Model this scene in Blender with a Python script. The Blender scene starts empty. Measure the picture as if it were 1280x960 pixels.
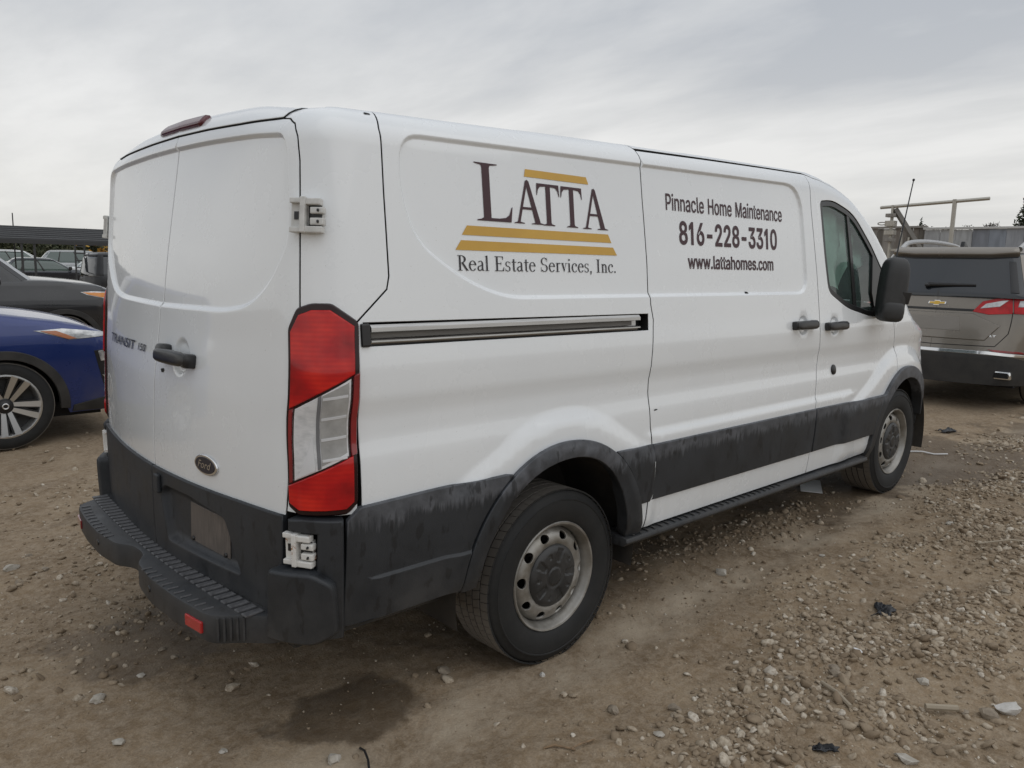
import bpy, bmesh, math, random
import numpy as np
from mathutils import Vector, Matrix
from mathutils.geometry import delaunay_2d_cdt
random.seed(7); rng = np.random.default_rng(11)
SC = bpy.context.scene
COL = SC.collection
# ---------------------------------------------------------------- camera
cam_data = bpy.data.cameras.new('camera'); cam = bpy.data.objects.new('camera', cam_data); COL.objects.link(cam)
cam_data.sensor_width = 36.0; cam_data.lens = 27.70; cam_data.clip_start = 0.05; cam_data.clip_end = 2000
def _cam():
    yaw, pitch, roll = 0.821816, -0.150363, 0.0225955
    d = Vector((math.cos(yaw)*math.cos(pitch), math.sin(yaw)*math.cos(pitch), math.sin(pitch)))
    r = Vector((math.sin(yaw), -math.cos(yaw), 0)); u = r.cross(d)
    c, s = math.cos(roll), math.sin(roll)
    r2 = c*r + s*u; u2 = -s*r + c*u
    M = Matrix((r2, u2, -d)).transposed().to_4x4()
    M.translation = Vector((-2.19774, -3.06182, 1.57239))
    cam.matrix_world = M
_cam(); SC.camera = cam
# ---------------------------------------------------------------- world: overcast sky
SUN_EL, SUN_AZ = math.radians(52), math.radians(-80)      # azimuth of the sun measured from +X
SKY_GAIN = 1.09
W = bpy.data.worlds.new('World'); SC.world = W; W.use_nodes = True
nt = W.node_tree; nt.nodes.clear()
def N(t, **k):
    n = nt.nodes.new(t)
    for a, b in k.items(): setattr(n, a, b)
    return n
L = nt.links.new
sky = N('ShaderNodeTexSky', sky_type='NISHITA', sun_disc=False); sky.sun_elevation = SUN_EL; sky.sun_rotation = math.pi/2 - SUN_AZ
bg1 = N('ShaderNodeBackground'); bg1.inputs['Strength'].default_value = 0.07; L(sky.outputs[0], bg1.inputs[0])
tc = N('ShaderNodeTexCoord'); sep = N('ShaderNodeSeparateXYZ'); L(tc.outputs['Generated'], sep.inputs[0])
def math_node(op, a, b=None, c=None):
    m = N('ShaderNodeMath', operation=op)
    for i, v in enumerate((a, b, c)):
        if v is None: continue
        if isinstance(v, (int, float)): m.inputs[i].default_value = v
        else: L(v, m.inputs[i])
    return m.outputs[0]
zc = math_node('MAXIMUM', sep.outputs[2], 0.0)
den = math_node('ADD', zc, 0.16)
cx = math_node('DIVIDE', sep.outputs[0], den); cy = math_node('DIVIDE', sep.outputs[1], den)
comb = N('ShaderNodeCombineXYZ'); L(cx, comb.inputs[0]); L(cy, comb.inputs[1]); comb.inputs[2].default_value = 3.1
mp = N('ShaderNodeMapping'); L(comb.outputs[0], mp.inputs[0]); mp.inputs['Rotation'].default_value = (0, 0, 0.75); mp.inputs['Scale'].default_value = (0.95, 0.42, 1)
no = N('ShaderNodeTexNoise'); L(mp.outputs[0], no.inputs['Vector']); no.inputs['Scale'].default_value = 0.9; no.inputs['Detail'].default_value = 7; no.inputs['Roughness'].default_value = 0.52; no.inputs['Distortion'].default_value = 0.35
n2 = N('ShaderNodeTexNoise'); L(mp.outputs[0], n2.inputs['Vector']); n2.inputs['Scale'].default_value = 3.2; n2.inputs['Detail'].default_value = 6; n2.inputs['Roughness'].default_value = 0.6
nmix = math_node('ADD', math_node('MULTIPLY', no.outputs[0], 0.8), math_node('MULTIPLY', n2.outputs[0], 0.2))
bnd = N('ShaderNodeMapRange'); L(sep.outputs[2], bnd.inputs[0]); bnd.inputs[1].default_value = 0.17; bnd.inputs[2].default_value = 0.31; bnd.interpolation_type = 'SMOOTHSTEP'
rp = N('ShaderNodeValToRGB'); L(math_node('SUBTRACT', nmix, math_node('MULTIPLY', bnd.outputs[0], 0.055)), rp.inputs[0])
rp.color_ramp.elements[0].position = 0.36; rp.color_ramp.elements[0].color = (0.46, 0.485, 0.522, 1)
rp.color_ramp.elements[1].position = 0.60; rp.color_ramp.elements[1].color = (0.83, 0.835, 0.838, 1)
e = rp.color_ramp.elements.new(0.48); e.color = (0.635, 0.648, 0.662, 1)
# near the horizon the layer thins to a pale cream band; overhead it is brighter, as under any overcast
hz = N('ShaderNodeMapRange'); L(sep.outputs[2], hz.inputs[0]); hz.inputs[1].default_value = 0.0; hz.inputs[2].default_value = 0.34; hz.interpolation_type = 'SMOOTHSTEP'
mxh = N('ShaderNodeMix', data_type='RGBA'); L(hz.outputs[0], mxh.inputs[0]); mxh.inputs[6].default_value = (0.755, 0.728, 0.680, 1); L(rp.outputs[0], mxh.inputs[7])
mx2 = N('ShaderNodeMix', data_type='RGBA'); mx2.inputs[0].default_value = 0.55; L(rp.outputs[0], mx2.inputs[6]); L(mxh.outputs[2], mx2.inputs[7])
zen = N('ShaderNodeMapRange'); L(sep.outputs[2], zen.inputs[0]); zen.inputs[1].default_value = 0.30; zen.inputs[2].default_value = 0.95; zen.inputs[3].default_value = 1.0; zen.inputs[4].default_value = 1.3; zen.interpolation_type = 'SMOOTHSTEP'
bg2 = N('ShaderNodeBackground'); L(mx2.outputs[2], bg2.inputs[0])
L(math_node('MULTIPLY', zen.outputs[0], SKY_GAIN), bg2.inputs['Strength'])
ms = N('ShaderNodeMixShader'); ms.inputs[0].default_value = 0.92; L(bg1.outputs[0], ms.inputs[1]); L(bg2.outputs[0], ms.inputs[2])
wo = N('ShaderNodeOutputWorld'); L(ms.outputs[0], wo.inputs[0])
# ---------------------------------------------------------------- sun behind the cloud
sl = bpy.data.lights.new('sun', 'SUN'); sl.energy = 0.5; sl.angle = math.radians(75); sl.color = (1.0, 0.985, 0.965)
sun = bpy.data.objects.new('sun', sl); COL.objects.link(sun)
sd = Vector((math.cos(SUN_EL)*math.cos(SUN_AZ), math.cos(SUN_EL)*math.sin(SUN_AZ), math.sin(SUN_EL)))
sun.rotation_euler = sd.to_track_quat('Z', 'Y').to_euler()
# ---------------------------------------------------------------- view
SC.view_settings.view_transform = 'Standard'; SC.view_settings.look = 'None'; SC.view_settings.exposure = 0.0; SC.view_settings.gamma = 1.0
SC.render.engine = 'CYCLES'; SC.cycles.use_denoising = True
SC.cycles.max_bounces = 8; SC.cycles.transparent_max_bounces = 16
SC.cycles.caustics_reflective = False; SC.cycles.caustics_refractive = False
# ================================================================ materials
MATS = {}
def mat(name, col=(0.5,0.5,0.5), rough=0.5, metal=0.0, coat=0.0, spec=0.5, build=None):
    if name in MATS: return MATS[name]
    m = bpy.data.materials.new(name); m.use_nodes = True
    b = m.node_tree.nodes['Principled BSDF']
    b.inputs['Base Color'].default_value = (*col, 1); b.inputs['Roughness'].default_value = rough
    b.inputs['Metallic'].default_value = metal; b.inputs['Coat Weight'].default_value = coat
    b.inputs['Coat Roughness'].default_value = 0.04; b.inputs['Specular IOR Level'].default_value = spec
    if build: build(m.node_tree, b)
    MATS[name] = m
    return m
def nd(t, typ, **k):
    n = t.nodes.new(typ)
    for a, b in k.items(): setattr(n, a, b)
    return n
def noise(t, scale, detail=4, rough=0.55, vec=None, mscale=None, obj=True):
    n = nd(t, 'ShaderNodeTexNoise'); n.inputs['Scale'].default_value = scale; n.inputs['Detail'].default_value = detail; n.inputs['Roughness'].default_value = rough
    if vec is None:
        c = nd(t, 'ShaderNodeTexCoord'); vec = c.outputs['Object']
    if mscale:
        mp = nd(t, 'ShaderNodeMapping'); mp.inputs['Scale'].default_value = mscale; t.links.new(vec, mp.inputs[0]); vec = mp.outputs[0]
    t.links.new(vec, n.inputs['Vector'])
    return n.outputs[0]
def ramp(t, fac, stops):
    r = nd(t, 'ShaderNodeValToRGB'); t.links.new(fac, r.inputs[0])
    el = r.color_ramp.elements
    while len(el) < len(stops): el.new(0.5)
    for e, (p, c) in zip(el, stops): e.position = p; e.color = (*c, 1) if len(c) == 3 else c
    return r.outputs[0]
def mixc(t, fac, a, b, mode='MIX'):
    m = nd(t, 'ShaderNodeMix', data_type='RGBA', blend_type=mode)
    for i, v in ((0, fac), (6, a), (7, b)):
        if isinstance(v, (int, float)): m.inputs[i].default_value = v
        elif isinstance(v, tuple): m.inputs[i].default_value = (*v, 1)
        else: t.links.new(v, m.inputs[i])
    return m.outputs[2]
def mth(t, op, a, b=None, clamp=False):
    m = nd(t, 'ShaderNodeMath', operation=op); m.use_clamp = clamp
    for i, v in enumerate((a, b)):
        if v is None: continue
        if isinstance(v, (int, float)): m.inputs[i].default_value = v
        else: t.links.new(v, m.inputs[i])
    return m.outputs[0]
def maprange(t, v, a, b, c=0.0, d=1.0):
    m = nd(t, 'ShaderNodeMapRange'); t.links.new(v, m.inputs[0])
    for i, x in enumerate((a, b, c, d)): m.inputs[i+1].default_value = x
    return m.outputs[0]
def bump(t, b, h, strength=0.3, dist=0.01):
    n = nd(t, 'ShaderNodeBump'); n.inputs['Strength'].default_value = strength; n.inputs['Distance'].default_value = dist
    t.links.new(h, n.inputs['Height']); t.links.new(n.outputs[0], b.inputs['Normal'])
def objco(t):
    c = nd(t, 'ShaderNodeTexCoord'); s = nd(t, 'ShaderNodeSeparateXYZ'); t.links.new(c.outputs['Object'], s.inputs[0])
    return c.outputs['Object'], s.outputs
def varied(c0, c1, scale=8, rough=(0.4, 0.6), bumpd=0.0, bscale=60, mscale=None):
    def f(t, b):
        n = noise(t, scale, 6, 0.6, mscale=mscale)
        t.links.new(ramp(t, n, [(0.3, c0), (0.7, c1)]), b.inputs['Base Color'])
        t.links.new(maprange(t, n, 0.3, 0.7, *rough), b.inputs['Roughness'])
        if bumpd: bump(t, b, noise(t, bscale, 4), 0.5, bumpd)
    return f
def glass_mat(name, tint=(0.55, 0.68, 0.62), trans=0.6, dirt=0.12, refl=1.0, dcol=(0.35, 0.36, 0.34)):
    m = bpy.data.materials.new(name); m.use_nodes = True; t = m.node_tree; t.nodes.clear()
    tr = nd(t, 'ShaderNodeBsdfTransparent'); tr.inputs[0].default_value = tuple(c*trans for c in tint) + (1,)
    gl = nd(t, 'ShaderNodeBsdfGlossy'); gl.inputs['Roughness'].default_value = 0.02
    df = nd(t, 'ShaderNodeBsdfDiffuse'); df.inputs[0].default_value = (*dcol, 1)
    fr = nd(t, 'ShaderNodeFresnel'); fr.inputs[0].default_value = 1.5
    m1 = nd(t, 'ShaderNodeMixShader'); t.links.new(mth(t, 'MULTIPLY', noise(t, 6, 6, 0.7), dirt), m1.inputs[0]); t.links.new(tr.outputs[0], m1.inputs[1]); t.links.new(df.outputs[0], m1.inputs[2])
    m2 = nd(t, 'ShaderNodeMixShader'); t.links.new(mth(t, 'MULTIPLY', fr.outputs[0], refl), m2.inputs[0]); t.links.new(m1.outputs[0], m2.inputs[1]); t.links.new(gl.outputs[0], m2.inputs[2])
    o = nd(t, 'ShaderNodeOutputMaterial'); t.links.new(m2.outputs[0], o.inputs[0])
    MATS[name] = m
    return m
# ================================================================ objects
def link(name, me, m=None, parent=None, loc=None, rz=None):
    o = bpy.data.objects.new(name, me); COL.objects.link(o)
    if m is not None and me is not None: me.materials.append(m)
    if parent is not None: o.parent = parent
    if loc is not None: o.location = loc
    if rz is not None: o.rotation_euler = (0, 0, rz)
    return o
def tag(o, label=None, cat=None, group=None, kind=None):
    for k, v in (('label', label), ('category', cat), ('group', group), ('kind', kind)):
        if v: o[k] = v
    return o
def thing(name, label, cat, loc=(0,0,0), rz=0.0, group=None):
    o = bpy.data.objects.new(name, None); COL.objects.link(o); o.empty_display_size = 0.1
    o.location = loc; o.rotation_euler = (0, 0, rz)
    return tag(o, label, cat, group)
def copy_tree(o, parent=None):
    c = o.copy(); COL.objects.link(c)
    if parent is not None: c.parent = parent
    for ch in list(o.children): copy_tree(ch, c)
    return c
class MB:
    """collects simple solids into one mesh"""
    def __init__(s): s.v = []; s.f = []
    def add(s, v, f, M=None):
        k = len(s.v)
        s.v += [tuple(M @ Vector(p)) for p in v] if M is not None else [tuple(p) for p in v]
        s.f += [tuple(i + k for i in q) for q in f]; return s
    def box(s, a, b, M=None, bev=0.0):
        bm = bmesh.new(); bmesh.ops.create_cube(bm, size=1)
        c = [(a[i]+b[i])/2 for i in range(3)]; d = [abs(b[i]-a[i]) for i in range(3)]
        for v in bm.verts: v.co = Vector([c[i]+v.co[i]*d[i] for i in range(3)])
        if bev: bmesh.ops.bevel(bm, geom=bm.edges[:], offset=min(bev, min(d)*0.45), segments=2, affect='EDGES', profile=0.6)
        bm.verts.index_update(); s.add([v.co for v in bm.verts], [[v.index for v in f.verts] for f in bm.faces], M); bm.free(); return s
    def rev(s, prof, axis='y', n=32, M=None, a0=0.0, a1=2*math.pi, closed=None):
        """revolve a list of (radius, height) about an axis"""
        full = abs(a1-a0-2*math.pi) < 1e-6 if closed is None else closed
        m = n if full else n+1; v = []; f = []
        for i in range(m):
            a = a0+(a1-a0)*i/n; c, q = math.cos(a), math.sin(a)
            for r, h in prof:
                v.append({'y': (r*c, h, r*q), 'z': (r*c, r*q, h), 'x': (h, r*c, r*q)}[axis])
        k = len(prof)
        for i in range(n):
            j = (i+1) % m
            for p in range(k-1): f.append((i*k+p, i*k+p+1, j*k+p+1, j*k+p))
        return s.add(v, f, M)
    def tube(s, pts, r, n=8, cap=True, M=None):
        pts = [Vector(p) for p in pts]; rr = r if isinstance(r, (list, tuple)) else [r]*len(pts)
        v = []; f = []; t0 = (pts[1]-pts[0]).normalized()
        ref = Vector((0,0,1)) if abs(t0.z) < 0.9 else Vector((1,0,0))
        for i, p in enumerate(pts):
            t = (pts[min(i+1, len(pts)-1)]-pts[max(i-1, 0)]).normalized()
            x = t.cross(ref).normalized(); y = x.cross(t)
            for k in range(n):
                a = 2*math.pi*k/n; v.append(p+rr[i]*(math.cos(a)*x+math.sin(a)*y))
        for i in range(len(pts)-1):
            for k in range(n): f.append((i*n+k, i*n+(k+1) % n, (i+1)*n+(k+1) % n, (i+1)*n+k))
        if cap: f.append(tuple(range(n))[::-1]); f.append(tuple((len(pts)-1)*n+k for k in range(n)))
        return s.add(v, f, M)
    def prism(s, poly, axis, h0, h1, M=None):
        """extrude a 2-D polygon along an axis"""
        g = {'x': lambda a, b, h: (h, a, b), 'y': lambda a, b, h: (a, h, b), 'z': lambda a, b, h: (a, b, h)}[axis]
        n = len(poly); v = [g(a, b, h0) for a, b in poly]+[g(a, b, h1) for a, b in poly]
        f = [tuple(range(n)), tuple(range(2*n-1, n-1, -1))]+[(i, i+n, (i+1) % n+n, (i+1) % n) for i in range(n)]
        return s.add(v, f, M)
    def sphere(s, c, r, n=16, e=1.0, M=None):
        """superellipsoid, e<1 is boxier"""
        pw = lambda x, p: math.copysign(abs(x)**p, x)
        v = []; f = []; m = n//2
        for i in range(m+1):
            b = -math.pi/2+math.pi*i/m
            for j in range(n):
                a = 2*math.pi*j/n
                v.append((c[0]+r[0]*pw(math.cos(b), e)*pw(math.cos(a), e), c[1]+r[1]*pw(math.cos(b), e)*pw(math.sin(a), e), c[2]+r[2]*pw(math.sin(b), e)))
        for i in range(m):
            for j in range(n): f.append((i*n+j, i*n+(j+1) % n, (i+1)*n+(j+1) % n, (i+1)*n+j))
        return s.add(v, f, M)
    def build(s, name, m, parent=None, smooth=False, loc=None, rz=None, fix=True, angle=35, bev=0):
        me = bpy.data.meshes.new(name); me.from_pydata([tuple(p) for p in s.v], [], s.f)
        bm = bmesh.new(); bm.from_mesh(me)
        bmesh.ops.remove_doubles(bm, verts=bm.verts[:], dist=1e-5)
        if bev:
            ed = [e for e in bm.edges if len(e.link_faces) == 2 and e.calc_face_angle(0) > 0.5]
            bmesh.ops.bevel(bm, geom=ed, offset=bev, segments=2, affect='EDGES', profile=0.6, clamp_overlap=True)
        if fix: bmesh.ops.recalc_face_normals(bm, faces=bm.faces[:])
        bm.to_mesh(me); bm.free()
        if smooth or bev:
            me.polygons.foreach_set('use_smooth', [True]*len(me.polygons)); me.set_sharp_from_angle(angle=math.radians(angle))
        return link(name, me, m, parent, loc, rz)
# ================================================================ numpy geometry
def pchip(xs, ys):
    xs = np.array(xs, float); ys = np.array(ys, float); h = np.diff(xs); d = np.diff(ys)/h; m = np.zeros_like(ys)
    for i in range(1, len(xs)-1):
        if d[i-1]*d[i] > 0:
            w1 = 2*h[i]+h[i-1]; w2 = h[i]+2*h[i-1]; m[i] = (w1+w2)/(w1/d[i-1]+w2/d[i])
    m[0] = d[0]; m[-1] = d[-1]
    def f(x):
        x = np.asarray(x, float); i = np.clip(np.searchsorted(xs, x)-1, 0, len(xs)-2)
        t = np.clip((x-xs[i])/h[i], -2, 3)
        v = (2*t**3-3*t**2+1)*ys[i]+(t**3-2*t**2+t)*h[i]*m[i]+(-2*t**3+3*t**2)*ys[i+1]+(t**3-t**2)*h[i]*m[i+1]
        v = np.where(x < xs[0], ys[0]+m[0]*(x-xs[0]), v)
        return np.where(x > xs[-1], ys[-1]+m[-1]*(x-xs[-1]), v)
    return f
def sstep(a, b, x):
    t = np.clip((np.asarray(x, float)-a)/(b-a), 0, 1); return t*t*(3-2*t)
def in_poly(P, poly):
    x, y = P[:, 0], P[:, 1]; c = np.zeros(len(P), bool); n = len(poly)
    for i in range(n):
        x0, y0 = poly[i]; x1, y1 = poly[(i+1) % n]
        if y0 == y1: continue
        k = ((y0 > y) != (y1 > y)) & (x < (x1-x0)*(y-y0)/(y1-y0)+x0); c ^= k
    return c
def dist_line(P, line, closed=True):
    P = np.asarray(P, float); line = np.asarray(line, float); d = np.full(len(P), 1e9); n = len(line)
    for i in range(n if closed else n-1):
        a = line[i]; b = line[(i+1) % n]; ab = b-a; l2 = (ab**2).sum()
        if l2 < 1e-14: continue
        t = np.clip(((P-a)@ab)/l2, 0, 1); d = np.minimum(d, np.hypot(*(P-a-t[:, None]*ab).T))
    return d
def sdist(P, poly): return np.where(in_poly(P, poly), 1, -1)*dist_line(P, poly)
def area2(p):
    p = np.asarray(p, float); q = np.roll(p, -1, 0); return 0.5*(p[:, 0]*q[:, 1]-q[:, 0]*p[:, 1]).sum()
def ccw(p):
    p = np.asarray(p, float); return p if area2(p) > 0 else p[::-1].copy()
def resample(p, step, closed=True):
    p = np.asarray(p, float); out = []; n = len(p)
    for i in range(n if closed else n-1):
        a = p[i]; b = p[(i+1) % n]; k = max(1, int(math.ceil(np.hypot(*(b-a))/step)))
        for j in range(k): out.append(a+(b-a)*j/k)
    if not closed: out.append(p[-1])
    return np.array(out)
def rounded(p, r, n=5, closed=True):
    p = [np.array(q, float) for q in p]; out = []; m = len(p)
    for i in range(m):
        if not closed and i in (0, m-1): out.append(p[i]); continue
        a, b, c = p[i-1], p[i], p[(i+1) % m]; la = np.hypot(*(a-b)); lc = np.hypot(*(c-b))
        rr = (r[i] if isinstance(r, (list, tuple)) else r); d = min(rr, la*0.49, lc*0.49)
        if d < 1e-6: out.append(b); continue
        s = b+(a-b)/la*d; e = b+(c-b)/lc*d
        for k in range(n+1):
            t = k/n; out.append((1-t)**2*s+2*t*(1-t)*b+t*t*e)
    return np.array(out)
def vnorm(p, closed=True):
    """outward 2-D normals of a CCW polygon (right-hand normals of a line)"""
    p = np.asarray(p, float)
    if closed: t0 = p-np.roll(p, 1, 0); t1 = np.roll(p, -1, 0)-p
    else:
        d = np.diff(p, axis=0); t0 = np.vstack([d[:1], d]); t1 = np.vstack([d, d[-1:]])
    f = lambda t: t/np.maximum(np.hypot(t[:, 0], t[:, 1]), 1e-12)[:, None]
    n0 = f(t0); n1 = f(t1); s = n0+n1; s = f(s); c = np.clip((s*n0).sum(1), 0.5, 1)
    return np.stack([s[:, 1], -s[:, 0]], 1)/c[:, None]
def offset_poly(p, d): return p+vnorm(p)*d
def panel(name, surf, poly, m, parent=None, off=0.0, disp=None, cell=0.035, feats=(), gap=0.0025, flange=0.016, lip=0.003, holes=(), mirror=False, place=None, emat=None):
    """sheet-metal panel: a polygon in surface coordinates laid on a curved surface, with rolled edges and depth"""
    ins = gap+lip
    outer = offset_poly(resample(ccw(poly), cell*0.8), -ins)
    hl = [offset_poly(resample(ccw(h), cell*0.8), ins) for h in holes]
    lo = outer.min(0); hi = outer.max(0)
    gxs = np.arange(lo[0], hi[0], cell); gys = np.arange(lo[1], hi[1], cell*0.866)
    G = np.array([(x+(0.5*cell if j % 2 else 0), y) for j, y in enumerate(gys) for x in gxs]) if len(gxs) and len(gys) else np.zeros((0, 2))
    def good(P, md):
        if len(P) == 0: return np.zeros((0, 2))
        k = in_poly(P, outer)
        for h in hl: k &= ~in_poly(P, h)
        P = P[k]
        if len(P) == 0: return P
        d = dist_line(P, outer)
        for h in hl: d = np.minimum(d, dist_line(P, h))
        return P[d > md]
    pts = good(G, 0.5*cell)
    for line, hw, sp, closed in feats:
        line = resample(line, sp*2.2, closed)
        if len(pts): pts = pts[dist_line(pts, line, closed) > hw+0.3*cell]
        nn = vnorm(line, closed)
        rows = [line+nn*o for o in np.arange(-hw, hw+1e-9, sp)]
        R = good(np.vstack(rows), sp*0.6)
        if len(R): pts = np.vstack([pts, R])
    loops = [outer]+hl; V = [Vector(p) for l in loops for p in l]; E = []; k = 0
    for l in loops:
        n = len(l); E += [(k+i, k+(i+1) % n) for i in range(n)]; k += n
    nb = k; V += [Vector(p) for p in pts]
    rv, re, rf, ov, oe, of = delaunay_2d_cdt(V, E, [], 0, 1e-5)
    Q = np.array([(p.x, p.y) for p in rv]); F = np.array([tuple(f) for f in rf])
    cen = Q[F].mean(1); keep = in_poly(cen, outer)
    for h in hl: keep &= ~in_poly(cen, h)
    F = F[keep]
    inmap = {}
    for i, o in enumerate(ov):
        for j in o: inmap[j] = i
    dfn = disp if disp is not None else (lambda P: np.zeros(len(P)))
    def pos(P, o): return surf(P[:, 0], P[:, 1], o-dfn(P))
    h = 0.0015; hx = np.array([h, 0]); hy = np.array([0, h])
    def nrm(P):
        a = pos(P+hx, off)-pos(P-hx, off); b = pos(P+hy, off)-pos(P-hy, off); c = np.cross(a, b)
        return c/np.maximum(np.linalg.norm(c, axis=1), 1e-12)[:, None], a/(2*h), b/(2*h)
    nor, _, _ = nrm(Q); vv = pos(Q, off); allv = [vv]; alln = [nor]; faces = [tuple(f) for f in F]; base = len(Q); k = 0; nf0 = len(faces)
    for li, l in enumerate(loops):
        n = len(l); idx = [inmap[k+i] for i in range(n)]; k += n
        o2 = vnorm(l)*(1 if li == 0 else -1)
        p1 = l+o2*lip; nn, su, sv = nrm(l)
        r1 = pos(p1, off)-nn*lip; r2 = r1-nn*flange
        tn = su*o2[:, :1]+sv*o2[:, 1:]; tn /= np.maximum(np.linalg.norm(tn, axis=1), 1e-9)[:, None]
        allv += [r1, r2]; alln += [tn, tn]
        for i in range(n):
            j = (i+1) % n; a, b = idx[i], idx[j]; c, d, e, f = base+i, base+j, base+n+i, base+n+j
            q = [(a, c, d, b), (c, e, f, d)]
            faces += q if li == 0 else [t[::-1] for t in q]
        base += 2*n
    vv = np.vstack(allv); nn = np.vstack(alln)
    if mirror: vv = vv*[1, -1, 1]; nn = nn*[1, -1, 1]; faces = [f[::-1] for f in faces]
    if place is not None:
        R3 = np.array(place.to_3x3()); vv = vv@R3.T+np.array(place.translation); nn = nn@R3.T
    me = bpy.data.meshes.new(name); me.from_pydata(vv.tolist(), [], faces); me.validate()
    me.polygons.foreach_set('use_smooth', [True]*len(me.polygons))
    if len(me.vertices) == len(nn): me.normals_split_custom_set_from_vertices(nn.tolist())
    o = link(name, me, m, parent)
    if emat is not None:
        me.materials.append(emat); mi = np.zeros(len(me.polygons), np.int32)
        if len(mi) == len(faces): mi[nf0+1::2] = 1; me.polygons.foreach_set('material_index', mi)
    return o
def decal(name, surf, polys, m, parent=None, off=0.002, disp=None, mirror=False):
    """flat print: polygons in surface coordinates laid just above the surface"""
    v = []; f = []; zi = 0
    for p in polys:
        p = ccw(np.asarray(p, float)); p = p[np.hypot(*(p-np.roll(p, 1, 0)).T) > 1e-6]
        rv, re, rf, *_ = delaunay_2d_cdt([Vector(q) for q in p], [(i, (i+1) % len(p)) for i in range(len(p))], [], 0, 1e-7)
        Q = np.array([(q.x, q.y) for q in rv]); F = [t for t in rf if in_poly(Q[list(t)].mean(0)[None], p)[0]]
        o = off+(zi % 9)*0.00006; zi += 1
        d = disp(Q) if disp is not None else np.zeros(len(Q))
        X = surf(Q[:, 0], Q[:, 1], o-d); k = len(v)
        if mirror: X = X*[1, -1, 1]; F = [t[::-1] for t in F]
        v += X.tolist(); f += [tuple(i+k for i in t) for t in F]
    me = bpy.data.meshes.new(name); me.from_pydata(v, [], f)
    return link(name, me, m, parent)
def text_tris(s, bold=0.0, shear=0.0, spacing=1.0):
    """triangles of a line of sans lettering, normalised: x from 0 to its width, cap height 1"""
    c = bpy.data.curves.new('t', 'FONT'); c.body = s; c.offset = bold; c.shear = shear; c.space_character = spacing; c.resolution_u = 3
    o = bpy.data.objects.new('t', c); COL.objects.link(o)
    bpy.context.view_layer.update()
    me = o.evaluated_get(bpy.context.evaluated_depsgraph_get()).to_mesh(); me.calc_loop_triangles()
    V = np.array([v.co[:2] for v in me.vertices]); T = [tuple(t.vertices) for t in me.loop_triangles]
    o.to_mesh_clear(); bpy.data.objects.remove(o); bpy.data.curves.remove(c)
    return V, T
def text_on(name, s, surf, quad, m, parent, bold=0.0, shear=0.0, off=0.002, disp=None, caps=None, spacing=1.0):
    """lettering laid on a surface: quad = (u0, v_base, u1, v_cap)"""
    V, T = text_tris(s, bold, shear, spacing)
    x0, x1 = V[:, 0].min(), V[:, 0].max(); y0 = 0.0; y1 = caps if caps else V[:, 1].max()
    u0, b, u1, t = quad
    Q = np.stack([u0+(V[:, 0]-x0)/(x1-x0)*(u1-u0), b+(V[:, 1]-y0)/(y1-y0)*(t-b)], 1)
    d = disp(Q) if disp is not None else 0
    X = surf(Q[:, 0], Q[:, 1], off-d); 
    F = [t2 if np.cross(Q[t2[1]]-Q[t2[0]], Q[t2[2]]-Q[t2[0]]) > 0 else t2[::-1] for t2 in T]
    me = bpy.data.meshes.new(name); me.from_pydata(X.tolist(), [], F)
    return link(name, me, m, parent)
# value noise for terrain
_perm = rng.random((256, 256))
def vnoise(x, y):
    xi = np.floor(x).astype(int); yi = np.floor(y).astype(int); fx = x-xi; fy = y-yi
    fx = fx*fx*(3-2*fx); fy = fy*fy*(3-2*fy); g = lambda a, b: _perm[a & 255, b & 255]
    return (g(xi, yi)*(1-fx)+g(xi+1, yi)*fx)*(1-fy)+(g(xi, yi+1)*(1-fx)+g(xi+1, yi+1)*fx)*fy
def fbm(x, y, o=4, lac=2.03, gain=0.5):
    s = 0; a = 1; t = 0
    for k in range(o): s = s+a*vnoise(x+17.3*k, y-9.1*k); t += a; a *= gain; x = x*lac; y = y*lac
    return s/t
# ================================================================ ground
GRID = None
def ground_base(x, y):
    return 8*np.tanh(x/8)*0.030-6*np.tanh((y+1)/6)*0.008
def windrow(x, y):
    """where the loose gravel has been pushed up: strips on the right of the van"""
    n = fbm(x*0.9+3, y*0.9-5, 3); n2 = fbm(x*2.3-4, y*2.3+1, 3)
    a = np.exp(-((y+2.02-0.13*np.clip(x, 0, 4.5)+0.6*(n-0.5))/0.34)**2)*sstep(-0.6, 0.2, x)*(0.12+1.3*sstep(0.42, 0.62, n2))
    b = np.exp(-((y+0.62+0.06*x+0.25*(n-0.5))/0.15)**2)*sstep(0.7, 1.2, x)*sstep(3.0, 2.2, x)*0.8
    c = sstep(-1.75, -2.5, y+0.9*(n-0.5)-0.12*np.clip(x-2, 0, 4))*sstep(1.6, 2.6, x)*0.7
    return np.clip(a, 0, 1), np.clip(b, 0, 1), np.clip(c, 0, 1)
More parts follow.
